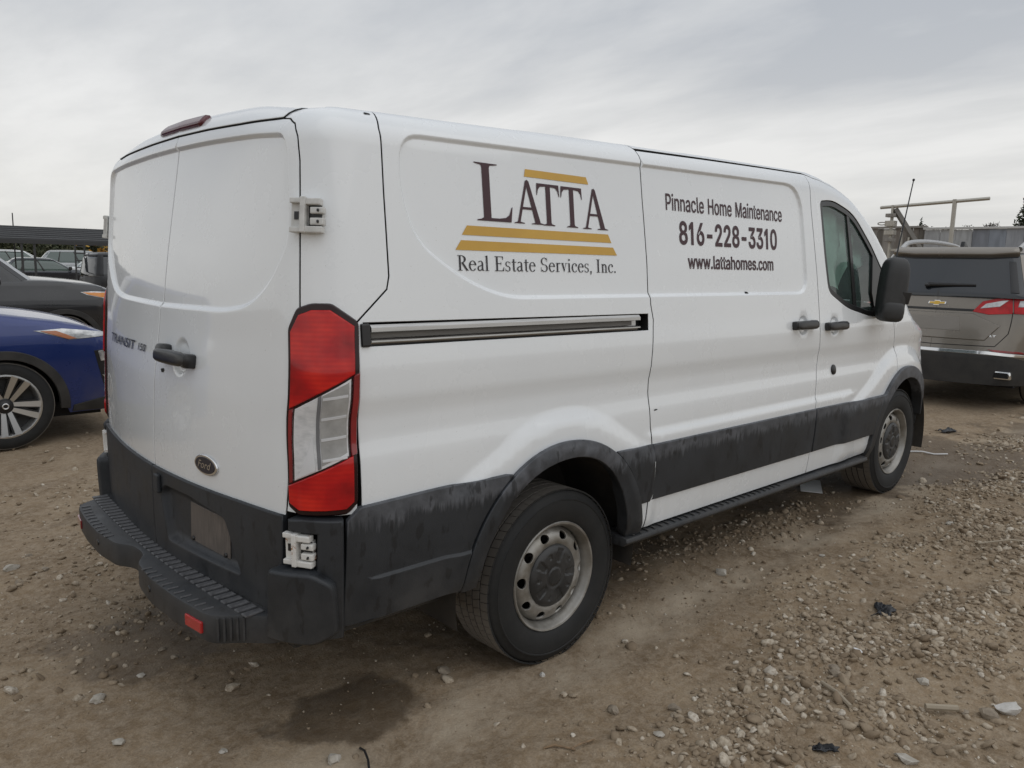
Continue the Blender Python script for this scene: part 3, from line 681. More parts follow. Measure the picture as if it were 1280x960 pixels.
fe_poly = [(3.121, 0.93)]+circ(3.285, 0.435, 0.455, math.radians(112), math.radians(20), 18)+[(4.10, 0.66), (4.25, 0.66)]+top_line(4.25, 3.06, 26)+SEAM_FE2[::-1]
panel('front_fender', VS, fe_poly, WHITE, P_, lip=0.002, flange=0.045, emat=GAPSHADE, disp=side_disp, cell=0.04, feats=FE[2:3])
rr_poly = [(0.484, 2.081), (1.0, 2.097), (1.5, 2.109), (1.94, 2.116)]+door_top(2.02, 3.03, 26)+top_line(3.04, 0.484, 60)
panel('roof_side_rail', VS, rr_poly, WHITE, P_, lip=0.002, flange=0.045, emat=GAPSHADE, cell=0.035, gap=0.002)
# left flank in one go
lf = [(-0.93, 0.437), (-0.51, 0.437)]+circ(-0.03, 0.375, 0.475, math.pi-a0, a0, 24)+[(2.82, 0.437)]+circ(3.285, 0.435, 0.455, math.pi-0.01, math.radians(20), 26)+[(4.10, 0.66), (4.25, 0.66)]+top_line(4.25, -0.80, 60)+SEAM_Q[::-1][1:]
panel('side_panel', VS, lf, WHITE, P_, lip=0.002, flange=0.045, emat=GAPSHADE, disp=side_disp, cell=0.06, holes=[WIN], mirror=True)
# ---- roof, windscreen, bonnet, nose
def topcap(name, us, m, crown, ny=24):
    v = []; f = []
    for u in us:
        e = VS(np.array([u]), np.array([float(vend(u))]))[0]; Y = -e[1]
        for k in range(ny+1):
            y = -Y+2*Y*k/ny; v.append((e[0], y, e[2]+crown*(Y/0.86)**2*(1-(y/max(Y, 1e-4))**2)))
    n = ny+1
    for i in range(len(us)-1):
        for k in range(ny): f.append((i*n+k, (i+1)*n+k, (i+1)*n+k+1, i*n+k+1))
    b = MB(); b.add(v, f); return b.build(name, m, P_, True, fix=True, angle=60)
topcap('roof', list(np.linspace(U0+0.02, -1.0, 26))+list(np.linspace(-0.9, 2.22, 60)), WHITE, 0.05)
topcap('windscreen', list(np.linspace(2.23, 3.40, 26)), CABGLASS, 0.035)
topcap('bonnet', list(np.linspace(3.41, 4.27, 20)), WHITE, 0.03)
b = MB(); prof = [(4.27, 0.96), (4.33, 0.80), (4.36, 0.66)]
for z0, z1, nm, mt, d in ((0.66, 0.94, 'grille', BLACK, 0.0), (0.44, 0.66, 'front_bumper', BUMPER, 0.0)):
    b = MB(); ys = np.linspace(-0.60, 0.60, 15)
    poly = [(4.05, -0.62)]+[(4.27+d-0.16*(y/0.7)**2, y) for y in ys]+[(4.05, 0.62)]
    b.prism(poly, 'z', z0, z1); b.build(nm, mt, P_, bev=0.02)
for s in (-1, 1):
    b = MB(); b.sphere((4.12, s*0.56, 0.86), (0.12, 0.14, 0.09), 16, 0.6); b.build('headlight', CHROME, P_, True)
panel('bumper_side', VS, [(3.74,0.50),(3.74,0.62),(3.80,0.70),(4.22,0.70),(4.22,0.50)], BUMPER, P_, off=0.015, cell=0.05)
panel('bumper_side', VS, [(3.74,0.50),(3.74,0.62),(3.80,0.70),(4.22,0.70),(4.22,0.50)], BUMPER, P_, off=0.015, cell=0.06, mirror=True)
# ---- black mouldings
ro = 0.525; ri = 0.405
def outer_r(a0, a1, n): return [(-0.03+0.505*math.cos(a), 0.395+0.520*math.sin(a)) for a in np.linspace(a0, a1, n)]
ARCH_IN = [tuple(p) for p in rounded([(-0.455,0.46),(-0.425,0.56),(-0.36,0.685),(-0.27,0.775),(-0.16,0.826),(-0.04,0.844),(0.06,0.838),(0.16,0.802),(0.245,0.735),(0.315,0.640),(0.355,0.54)], 0.06, 3, False)]
flare = outer_r(math.radians(5), math.radians(175), 44)+[(-0.535, 0.425), (-0.455, 0.425)]+ARCH_IN+[(0.375, 0.425), (0.472, 0.425)]
fdisp = lambda P: flare_disp(P)-0.010*np.clip(1-np.abs(np.hypot(P[:, 0]+0.03, P[:, 1]-0.395)-0.478)/0.05, 0, 1)
for mir in (False, True): panel('wheel_arch', VS, flare, CLAD, P_, off=0.020, disp=fdisp, cell=0.028, lip=0.006, flange=0.05, gap=0, mirror=mir)
flare_f = circ(3.285, 0.445, 0.522, math.radians(18), math.radians(183), 40)+[(2.765, 0.40), (2.835, 0.40)]+circ(3.285, 0.435, 0.450, math.radians(184), math.radians(18), 40)
for mir in (False, True): panel('wheel_arch', VS, flare_f, CLAD, P_, off=0.022, disp=flare_disp, cell=0.03, lip=0.006, flange=0.06, gap=0, mirror=mir)
cr = [(-0.99,0.435),(-0.985,0.788),(-0.945,0.826),(-0.644,0.833),(-0.345,0.833)]+outer_r(math.radians(124), math.radians(174), 16)+[(-0.536,0.437)]
cdisp = lambda P: flare_disp(P)-0.010*sstep(0.588, 0.578, P[:, 1])*sstep(-0.93, -0.86, P[:, 0])
for mir in (False, True): panel('side_moulding', VS, cr, CLAD, P_, off=0.016, disp=cdisp, feats=[([(-0.90,0.583),(-0.50,0.583)], 0.010, 0.004, False)], cell=0.03, gap=0.001, lip=0.004, mirror=mir)
c2 = [p for p in outer_r(math.radians(19), math.radians(56), 14)][::-1]
c2 = [(0.25,0.826)]+[p for p in c2 if p[1] < 0.826]+[(0.462,0.562),(0.514,0.562),(0.541,0.60),(0.522,0.822)]
panel('side_moulding', VS, c2, CLAD, P_, off=0.014, disp=flare_disp, cell=0.03, gap=0.001, lip=0.004)
panel('lower_moulding', VS, [(1.998,0.562),(2.001,0.678),(1.996,0.816),(0.513,0.820),(0.531,0.60),(0.504,0.562)], CLAD, slider, off=0.022, cell=0.04, gap=0.001, lip=0.005)
c3 = [(2.008,0.562),(2.775,0.566)]+[p for p in circ(3.285, 0.445, 0.522, math.radians(165), math.radians(135), 10)]+[(2.88,0.809),(2.003,0.816),(2.009,0.678)]
panel('lower_moulding', VS, c3, CLAD, fdoor, off=0.022, disp=flare_disp, cell=0.04, gap=0.001, lip=0.005)
# side step under the sill
for s in (1, -1):
    b = MB(); pr = [(-1.052, 0.408), (-1.046, 0.426), (-0.97, 0.434), (-0.90, 0.43), (-0.90, 0.385), (-1.03, 0.388)]
    b.prism([(y*s, z) for y, z in pr], 'x', 0.36, 2.74); st = b.build('side_step', BUMPER, P_, bev=0.006)
    if s == 1:
        for k in range(26):
            x = 0.42+k*0.05
            if k == 0: rb0 = MB().box((-0.006, -0.03, 0), (0.006, 0.03, 0.003), None, 0.001).build('step_rib', BUMPER, st); o = rb0
            else: o = rb0.copy(); COL.objects.link(o)
            o.location = (x, -1.01, 0.431)
# ---- chrome slide rail
prof = [(1.384,-0.016),(1.381,-0.001),(1.372,0.007),(1.360,0.007),(1.358,-0.004),(1.357,-0.020),(1.337,-0.020),(1.336,0.0),(1.333,0.005),(1.328,0.005),(1.326,-0.010),(1.3155,-0.014)]
us = np.linspace(-0.892, 0.425, 30); v = []; f = []
for i, u in enumerate(us):
    t = (u+0.9)/1.38; sh = -0.006*t
    vv = VS(np.full(len(prof), u), np.array([p[0]+sh*0.6 for p in prof]), np.array([p[1] for p in prof])); v += vv.tolist()
n = len(prof)
for i in range(len(us)-1):
    for k in range(n-1): f.append((i*n+k, i*n+k+1, (i+1)*n+k+1, (i+1)*n+k))
b = MB(); b.add(v, f); rail = b.build('slide_rail', ALU, P_, True, angle=25)
panel('rail_channel', VS, [(-0.885,1.3385),(-0.885,1.3565),(0.385,1.3535),(0.385,1.3355)], mat('dark_rail_channel', (0.12,0.113,0.103), 0.55, build=varied((0.085,0.080,0.073), (0.17,0.16,0.145), 12, mscale=(0.5, 1, 8))), rail, off=-0.008, cell=0.05, gap=0, lip=0.001, flange=0.004)  # separate darker grey strip along the middle of the rail
b = MB(); b.box((-0.026,-0.036,-0.02), (0.006,0.036,0.010), frame(VS, -0.902, 1.350, 0.0), 0.006); b.build('rail_end_cap', BLACK, rail)
# ---- door handles and lock on the flank
for (x, z), par in (((1.828,1.285), slider), ((2.194,1.268), fdoor)):
    M = frame(VS, x, z, 0.0); b = MB()
    b.sphere((0, 0, 0.026), (0.118, 0.024, 0.016), 20, 0.5, M); b.sphere((-0.092, 0, 0.010), (0.028, 0.024, 0.022), 12, 0.5, M); b.sphere((0.088, 0, 0.010), (0.032, 0.026, 0.024), 12, 0.5, M)
    b.build('door_handle', BLACK, par, True)
M = frame(VS, 2.223, 1.016, 0.0); b = MB(); b.sphere((0, 0, 0.004), (0.026, 0.030, 0.010), 16, 0.9, M); b.build('side_plug', BLACK, fdoor, True)
# ---- door glass
inner = offset_poly(ccw(resample(WIN, 0.03)), -0.030)
seal = panel('window_seal', VS, WIN, BLACK, fdoor, off=-0.004, cell=0.03, holes=[inner], gap=0.0, lip=0.003, flange=0.02)
DIV = 2.44
ga = [(2.03,1.99),(2.405,1.99),(2.487,1.28),(2.03,1.28)]; 
panel('window_glass', VS, offset_poly(ccw(resample(WIN, 0.03)), -0.02), CABGLASS, fdoor, off=-0.014, cell=0.05, gap=0, lip=0.0005, flange=0.0005)
panel('window_bar', VS, [(2.378,1.945),(2.412,1.935),(2.505,1.335),(2.465,1.345)], BLACK, fdoor, off=-0.006, cell=0.03, gap=0, lip=0.002, flange=0.02)
panel('mirror_sail', VS, [(2.72,1.695),(2.90,1.545),(2.98,1.45),(2.96,1.315),(2.76,1.305),(2.70,1.45)], BLACK, fdoor, off=-0.002, cell=0.05, gap=0.006)
panel('window_glass', VS, offset_poly(ccw(resample(WIN, 0.03)), -0.004), CABGLASS, P_, off=-0.014, cell=0.08, gap=0, lip=0.0005, flange=0.0005, mirror=True)
# ---- door mirror
MIRP = mat('mirror_plastic', (0.022,0.023,0.024), 0.42, build=varied((0.018,0.019,0.02), (0.04,0.041,0.042), 8, (0.35, 0.6), 0.001, 200))
mir = MB(); MM = Matrix.Translation((2.700, -1.12, 1.478)) @ Matrix.Rotation(math.radians(-38), 4, 'Z') @ Matrix.Rotation(math.radians(4), 4, 'Y')
mir.sphere((0,0,0), (0.078,0.060,0.188), 28, 0.52, MM); mir.sphere((0,-0.010,-0.130), (0.074,0.057,0.066), 20, 0.55, MM); mo = mir.build('door_mirror', MIRP, fdoor, True, angle=50)
mo['label'] = 'black mirror folded in, its shell cracked'
MB().box((2.74,-1.10,1.30), (2.90,-0.96,1.37), None, 0.02).build('mirror_arm', BLACK, mo)
MB().sphere((0.0,0.055,0.03), (0.062,0.010,0.14), 20, 0.6, MM).build('mirror_glass', CHROME, mo, True)
b = MB(); b.box((0.035,-0.064,-0.07), (0.088,-0.058,0.005), MM @ Matrix.Rotation(0.25, 4, 'X'), 0.003); b.build('broken_flap', MIRP, mo)
# ---- radio mast on the cowl
b = MB(); b.rev([(0.0,0.05),(0.018,0.04),(0.028,0.0)], 'z', 12, Matrix.Translation((3.405,-0.80,1.325))); b.tube([(3.408,-0.80,1.33),(3.46,-0.80,1.50),(3.56,-0.80,1.805),(3.692,-0.80,2.215)], [0.009,0.006,0.005,0.004], 8); b.sphere((3.693,-0.80,2.22), (0.010,)*3, 8); b.build('radio_mast', BLACK, P_, True)
# ---- tail lights
TL = [(-1.166,1.370),(-1.132,1.431),(-1.082,1.447),(-1.020,1.448),(-0.936,1.392),(-0.947,0.839),(-0.978,0.808),(-1.127,0.803),(-1.166,0.828)]
def _lampref(t, b):
    co, s = objco(t); n = noise(t, 30, 4, 0.6, co, (1, 1, 2.2)); v_ = nd(t, 'ShaderNodeTexVoronoi'); v_.inputs['Scale'].default_value = 42; t.links.new(co, v_.inputs[0])
    t.links.new(ramp(t, n, [(0.3, (0.76, 0.77, 0.78)), (0.62, (0.97, 0.97, 0.98))]), b.inputs['Base Color']); bump(t, b, noise(t, 1.0, 2, 0.4, co, (70, 70, 4)), 0.3, 0.003)
LAMPREF = mat('lamp_reflector', (0.8,0.8,0.81), 0.30, 0.1, build=_lampref)
TLi = offset_poly(ccw(resample(rounded(TL, 0.012, 3), 0.02)), -0.017)
CLR = [(-1.133,1.132),(-0.967,1.228),(-0.971,0.988),(-1.138,0.909)]
def clipx(poly, keep):
    return [p for p in poly if keep(p)]
for mr in (False, True):
    h = panel('tail_light', VS, rounded(TL, 0.012, 3), LAMPRIM, P_, off=0.010, cell=0.025, gap=0, lip=0.006, flange=0.02, holes=[] , mirror=mr)
    up = [(-1.149,1.362),(-1.120,1.412),(-1.078,1.428),(-1.024,1.429),(-0.955,1.381),(-0.958,1.238),(-1.150,1.128)]
    lo = [(-1.156,0.897),(-1.154,0.842),(-1.120,0.821),(-0.985,0.826),(-0.962,0.847),(-0.960,0.992)]
    panel('red_lens', VS, up, REDLENS, h, off=0.019, cell=0.02, gap=0.0005, lip=0.004, flange=0.010, mirror=mr)
    panel('red_lens', VS, lo, REDLENS, h, off=0.019, cell=0.02, gap=0.0005, lip=0.004, flange=0.010, mirror=mr)
    panel('red_lens', VS, [(-0.963,1.234),(-0.944,1.242),(-0.949,0.995),(-0.967,0.988)], REDDARK, h, off=0.019, cell=0.02, gap=0.0003, lip=0.002, flange=0.010, mirror=mr)
    bowl = lambda P: 0.020*sstep(0.055, 0.0, np.abs(P[:, 0]+1.098))*sstep(-1.055, -1.07, P[:, 0])
    panel('red_lens', VS, [(-1.152,1.126),(-1.137,1.134),(-1.142,0.907),(-1.155,0.901)], REDDARK, h, off=0.0135, cell=0.02, gap=0.0003, lip=0.002, flange=0.010, mirror=mr)
    panel('reflector', VS, CLR, LAMPREF, h, off=0.0120, cell=0.012, gap=0.002, lip=0.001, flange=0.002, mirror=mr)
    panel('reflector_bowl', VS, [(-1.128,0.918),(-1.068,0.948),(-1.072,1.060),(-1.095,0.985)], mat('lamp_white', (0.93,0.93,0.94), 0.25), h, off=0.0140, cell=0.02, gap=0, lip=0.001, flange=0.002, mirror=mr)
    panel('reflector_tray', VS, [(-1.050,1.174),(-0.975,1.214),(-0.977,1.000),(-1.050,0.962)], mat('lamp_shade_grey', (0.45,0.44,0.42), 0.35, build=varied((0.34,0.33,0.315), (0.58,0.57,0.55), 14)), h, off=0.0140, cell=0.02, gap=0, lip=0.001, flange=0.002, mirror=mr)
    for k in range(4):
        zz = 1.165-k*0.062
        panel('reflector_rib', VS, [(-1.048,zz-0.006),(-0.978,zz+0.004),(-0.978,zz+0.013),(-1.048,zz+0.003)], mat('lamp_white_rib', (0.85,0.85,0.86), 0.3), h, off=0.0155, cell=0.02, gap=0, lip=0.001, flange=0.003, mirror=mr)
    panel('reflector_rib', VS, [(-1.062,1.170),(-1.052,1.176),(-1.052,0.955),(-1.062,0.950)], mat('lamp_grey', (0.22,0.22,0.23), 0.4), h, off=0.015, cell=0.02, gap=0, lip=0.001, flange=0.003, mirror=mr)
    panel('clear_lens', VS, CLR, CLEAR, h, off=0.019, cell=0.025, gap=0.0015, lip=0.001, flange=0.001, mirror=mr)
# ---- high brake lamp
b = MB(); ys = np.linspace(-0.19, 0.19, 13)
for y in ys: pass
bl = panel('brake_lamp', VREAR, [(U0-0.20,2.034),(U0+0.20,2.034),(U0+0.19,2.078),(U0-0.19,2.078)], MAROONLENS, P_, off=0.020, cell=0.03, gap=0, lip=0.008, flange=0.03)
# ---- hinges
def hinge(mr, u, v, m, k=1.0):
    M = frame(VS, u, v, 0.004); b = MB(); B = lambda *a: b.box(*a)
    B((-0.085,-0.052,0), (-0.020,-0.036,0.022), M, 0.003); B((-0.085,0.036,0), (-0.020,0.052,0.022), M, 0.003); B((-0.085,-0.04,0), (-0.03,0.04,0.006), M, 0.002)
    B((-0.030,-0.054,0), (-0.006,0.054,0.034), M, 0.004); B((-0.010,0.030,0), (0.060,0.050,0.028), M, 0.004); B((-0.010,-0.054,0), (0.070,-0.034,0.028), M, 0.004)
    B((0.012,0.004,0), (0.074,0.024,0.024), M, 0.004); B((0.012,-0.030,0), (0.074,-0.008,0.024), M, 0.004); B((-0.02,-0.03,-0.01), (0.06,0.03,0.006), M)
    Mi = M.inverted(); SX = Matrix.Translation((0.010, 0, 0)) @ Matrix.Diagonal((0.66, 0.96, 1, 1))
    b.v = [tuple(M @ (SX @ (Mi @ Vector(p)))) for p in b.v]
    if mr: b.v = [(x, -y, z) for x, y, z in b.v]
    h = b.build('door_hinge', m, P_)
    M = M @ SX; g = MB(); g.box((-0.002,-0.033,0.006), (0.058,0.029,0.008), M); g.rev([(0, 0.009), (0.004, 0.008), (0.006, 0)], 'z', 8, M @ Matrix.Translation((0.05, 0.014, 0.022))); g.rev([(0, 0.009), (0.004, 0.008), (0.006, 0)], 'z', 8, M @ Matrix.Translation((0.05, -0.02, 0.022)))  # bolts, plus a black plate standing in for shade between the knuckles
    g.box((-0.070,-0.012,0.004), (-0.050,0.012,0.0085), M)
    if mr: g.v = [(x, -y, z) for x, y, z in g.v]
    g.build('hinge_bolt_and_gap_shade', BLACK, h)
for mr in (False, True):
    hinge(mr, -1.092, 1.700, HINGEW); hinge(mr, -1.125, 0.700, RUSTWHITE)
# ---- rear bumper with step
cb = [(-1.195,0.40),(-1.195,0.622),(-1.066,0.628),(-1.064,0.752),(-1.155,0.757),(-1.155,0.792),(-1.105,0.800),(-0.995,0.796),(-0.985,0.40)]
for mr in (False, True):
    cpn = panel('bumper_corner', VS, cb, BUMPER, P_, off=0.028, cell=0.025, lip=0.008, flange=0.05, gap=0, mirror=mr)
    panel('bumper_corner', VS, rounded([(-1.215,0.395),(-1.205,0.634),(-1.070,0.640),(-1.015,0.60),(-1.003,0.435),(-1.06,0.395)], 0.02, 3), BUMPER, P_, off=0.062, cell=0.025, lip=0.014, flange=0.08, gap=0, mirror=mr)
half = [(-1.275,0.0),(-1.278,-0.06),(-1.322,-0.13),(-1.338,-0.30),(-1.330,-0.50),(-1.312,-0.66),(-1.296,-0.735),(-1.21,-0.800),(-1.15,-0.860),(-1.10,-0.87)]
outl = rounded(half[::-1]+[(x, -y) for x, y in half[1:]], 0.03, 4, closed=False).tolist()
b = MB(); b.prism([(x, y) for x, y in outl]+[], 'z', 0.372, 0.468); bump_ = b.build('rear_bumper', BUMPER, P_, bev=0.012)
tray = [(x*1.0+0.022, y*0.985) for x, y in outl]
# tread ribs on the step (wider worn row along the doors, short rows on the lobes)
RIB = mat('worn_step_tread', (0.11,0.11,0.115), 0.5, build=varied((0.06,0.06,0.064), (0.15,0.15,0.155), 30))
rb0 = None
for k in range(37):
    y = -0.80+k*0.0445
    xo = -1.225+0.035*(y/0.8)**2
    if rb0 is None: rb0 = MB().box((-0.030, -0.0145, 0), (0.034, 0.0145, 0.007), None, 0.003).build('tread_rib', RIB, bump_); o = rb0
    else: o = rb0.copy(); COL.objects.link(o)
    o.location = (xo, y, 0.466); o.rotation_euler = (0, 0, -0.08*y)
rb1 = None
for s in (1, -1):
    for k in range(11):
        y = s*(0.22+k*0.046)
        if rb1 is None: rb1 = MB().box((-0.018, -0.004, 0), (0.018, 0.004, 0.005), None, 0.002).build('tread_bar', RIB if s == 1 else BUMPER, bump_); o = rb1
        else: o = rb1.copy(); COL.objects.link(o)
        o.location = (-1.318+0.05*(abs(y)/0.75)**3, y, 0.4665)
for s in (-1, 1):
    b = MB(); yy = s*0.645; b.box((-1.320,yy-0.050,0.398), (-1.295,yy+0.050,0.436), Matrix.Translation((-1.3135, yy, 0)) @ Matrix.Rotation(-s*0.13, 4, 'Z') @ Matrix.Translation((1.3135, -yy, 0)), 0.004); b.build('bumper_reflector', REDDARK if s == 1 else mat('red_reflector', (0.42,0.02,0.02), 0.25, coat=0.6), bump_)
    for yy in (0.30,):
        x = -1.337
        MB().rev([(0.0, 0.006), (0.011, 0.004), (0.013, -0.002)], 'x', 12, Matrix.Translation((x, s*yy, 0.425)) @ Matrix.Rotation(math.pi, 4, 'Z')).build('parking_sensor', BLACK, bump_, True)
    for k in range(5):
        yy = s*(0.755+0.011*k); xx = -1.282+0.013*k*1.25
        MB().box((-0.004,-0.003,0.385), (0.004,0.003,0.462), Matrix.Translation((xx, yy, 0)) @ Matrix.Rotation(s*0.8, 4, 'Z'), 0.001).build('bumper_fin', BUMPER, bump_)
# ---- inner shell, wheel houses, underbody
def vshell(mir, u0, u1, nu, v0, v1fn, nv, off):
    v = []; f = []
    for i in range(nu+1):
        u = u0+(u1-u0)*i/nu
        vs = np.linspace(v0, v1fn(u), nv+1); v += VS(np.full(nv+1, u), vs, off).tolist()
    for i in range(nu):
        for k in range(nv):
            a = v[i*(nv+1)+k]; c = v[(i+1)*(nv+1)+k+1]
            mx, mz = (a[0]+c[0])/2, (a[2]+c[2])/2
            if mz < 0.95 and (math.hypot(mx+0.03, mz-0.375) < 0.54 or math.hypot(mx-3.285, mz-0.435) < 0.52): continue
            f.append((i*(nv+1)+k, (i+1)*(nv+1)+k, (i+1)*(nv+1)+k+1, i*(nv+1)+k+1))
    if mir: v = [(x, -y, z) for x, y, z in v]
    return v, f
b = MB()
for mr in (False, True):
    b.add(*vshell(mr, U0, 1.98, 90, 0.40, lambda u: float(vend(u))-0.05, 40, -0.052))
    b.add(*vshell(mr, 1.98, 4.2, 60, 0.40, lambda u: min(1.27, float(vend(u))-0.05), 20, -0.052))
b.build('inner_shell', DARK, P_, fix=False)
b = MB(); b.box((-1.10,-0.90,0.36), (2.75,0.90,0.42)); b.box((2.75,-0.55,0.365), (4.05,0.55,0.425)); b.box((-1.0,-0.5,0.30), (3.9,-0.38,0.37)); b.box((-1.0,0.38,0.30), (3.9,0.5,0.37)); b.build('floor_pan', CHASSIS, P_)
b = MB(); b.tube([(0,-0.8,0.335),(0,0.8,0.335)], 0.05, 12); b.sphere((0,0,0.335), (0.15,0.13,0.14), 14); b.tube([(0.1,0,0.33),(1.8,0,0.36),(3.0,0,0.4)], 0.045, 10); b.build('rear_axle', CHASSIS, P_, True)
b = MB(); b.tube([(2.6,0.3,0.30),(1.2,0.33,0.29),(0.35,0.4,0.28),(0.1,0.62,0.46),(-0.3,0.62,0.42),(-0.95,0.66,0.30)], 0.035, 10); b.box((0.5,0.25,0.20), (1.2,0.50,0.34), None, 0.05); b.build('exhaust', CHASSIS, P_, True)
for s in (1, -1):
    for cx, cz in ((-0.03, 0.375), (3.285, 0.435)):
        b = MB(); b.rev([(0.50,-1.00),(0.50,-0.62),(0.0,-0.60)], 'y', 30, Matrix.Translation((cx, 0, cz)), math.radians(-12), math.radians(192), closed=False)
        if s == -1: b.v = [(x, -y, z) for x, y, z in b.v]
        b.build('wheel_house', CHASSIS, P_, True, fix=False)
    MB().box((0.34,s*0.80-0.10,0.17), (0.36,s*0.80+0.12,0.44), None, 0.005).build('mud_flap', RUBBER, P_)
# ---- cab interior
CLOTH = mat('grey_seat_cloth', (0.05,0.052,0.055), 0.9)
for s in (-1, 1):
    b = MB(); y = s*0.50; b.sphere((2.35,y,0.98), (0.26,0.25,0.09), 16, 0.6); b.sphere((2.10,y,1.32), (0.09,0.24,0.36), 16, 0.6); b.sphere((2.08,y,1.74), (0.06,0.14,0.10), 14, 0.7); b.build('seat', CLOTH, P_, True)
b = MB(); b.box((3.00,-0.90,1.02), (3.42,0.90,1.27), None, 0.06); b.build('dashboard', CLOTH, P_)
b = MB()
pts = [(2.86+0.06*math.sin(a), 0.5+0.19*math.cos(a), 1.27+0.18*math.sin(a)) for a in np.linspace(0, 2*math.pi, 25)]; b.tube(pts, 0.015, 8, False); b.tube([(2.86,0.5,1.27),(3.05,0.5,1.15)], 0.03, 8); b.build('steering_wheel', BLACK, P_, True)
MB().box((1.93,-0.93,0.5), (1.95,0.93,1.95)).build('bulkhead', mat('grey_bulkhead', (0.22,0.23,0.23), 0.7), P_)
# deployed curtain airbag hanging inside the door glass
v = []; f = []; nu_, nv_ = 40, 24
for i in range(nu_+1):
    for k in range(nv_+1):
        u = 2.04+0.74*i/nu_; lowv = 1.46+0.03*math.sin(i*0.5)+0.16*float(sstep(2.35, 2.6, u)); vtop = float(top_z(u))-RS+0.02-0.05*sstep(2.15, 2.5, u)
        vv = lowv+(vtop-lowv)*k/nv_
        o = -0.075-0.018*math.sin(i*0.62+1.2*math.sin(k*0.3))-0.02*float(fbm(np.array(i*0.25), np.array(k*0.35)))
        v.append(VS(np.array([u]), np.array([vv]), o)[0])
for i in range(nu_):
    for k in range(nv_): f.append((i*(nv_+1)+k, (i+1)*(nv_+1)+k, (i+1)*(nv_+1)+k+1, i*(nv_+1)+k+1))
b = MB(); b.add(v, f); b.build('curtain_airbag', mat('airbag_cloth', (0.70,0.86,0.80), 0.9, build=varied((0.58,0.74,0.68), (0.74,0.90,0.84), 9, (0.85, 0.95), 0.01, 30)), fdoor, True, angle=180)
# ---- wheels
def _tyre(t, b):
    co, s = objco(t)
    n = noise(t, 9, 6, 0.65, co); r = mth(t, 'SQRT', mth(t, 'ADD', mth(t, 'POWER', s[0], 2.0), mth(t, 'POWER', s[2], 2.0)))
    tread = mth(t, 'MULTIPLY', maprange(t, r, 0.3545, 0.358), maprange(t, mth(t, 'ABSOLUTE', s[1]), 0.1066, 0.1060))
    c = mixc(t, ramp(t, n, [(0.4, (0, 0, 0)), (0.7, (0.6, 0.6, 0.6))]), (0.009, 0.0095, 0.010), (0.022, 0.0215, 0.020))
    c = mixc(t, mth(t, 'MULTIPLY', tread, 0.85), c, (0.20, 0.182, 0.16))
    t.links.new(c, b.inputs['Base Color']); bump(t, b, noise(t, 120, 3, 0.6, co), 0.3, 0.002)
TYRE = mat('tyre_rubber', (0.02,0.02,0.02), 0.72, build=_tyre)
STEEL = mat('wheel_steel', (0.42,0.41,0.38), 0.42, 0.75, build=varied((0.20,0.185,0.155), (0.44,0.43,0.41), 10, (0.35, 0.6)))
CAPM = mat('hub_cap_plastic', (0.024,0.025,0.027), 0.42, build=varied((0.018,0.019,0.020), (0.045,0.044,0.043), 12, (0.3, 0.55)))
def tread_block_ring(b, y0, y1, R, n, skew, fill=0.93, h=0.007):
    for k in range(n):
        a0 = 2*math.pi*(k)/n; da = 2*math.pi/n*fill; vs = []
        for yy, sk in ((y0, 0), (y1, skew)):
            for aa in (a0+sk, a0+sk+da):
                for rr in (R-h, R): vs.append((rr*math.cos(aa), yy, rr*math.sin(aa)))
        # y0a0(in,out) y0a1(in,out) y1a0 y1a1
        b.add(vs, [(1, 3, 7, 5), (0, 1, 5, 4), (2, 6, 7, 3), (0, 2, 3, 1), (4, 5, 7, 6)])
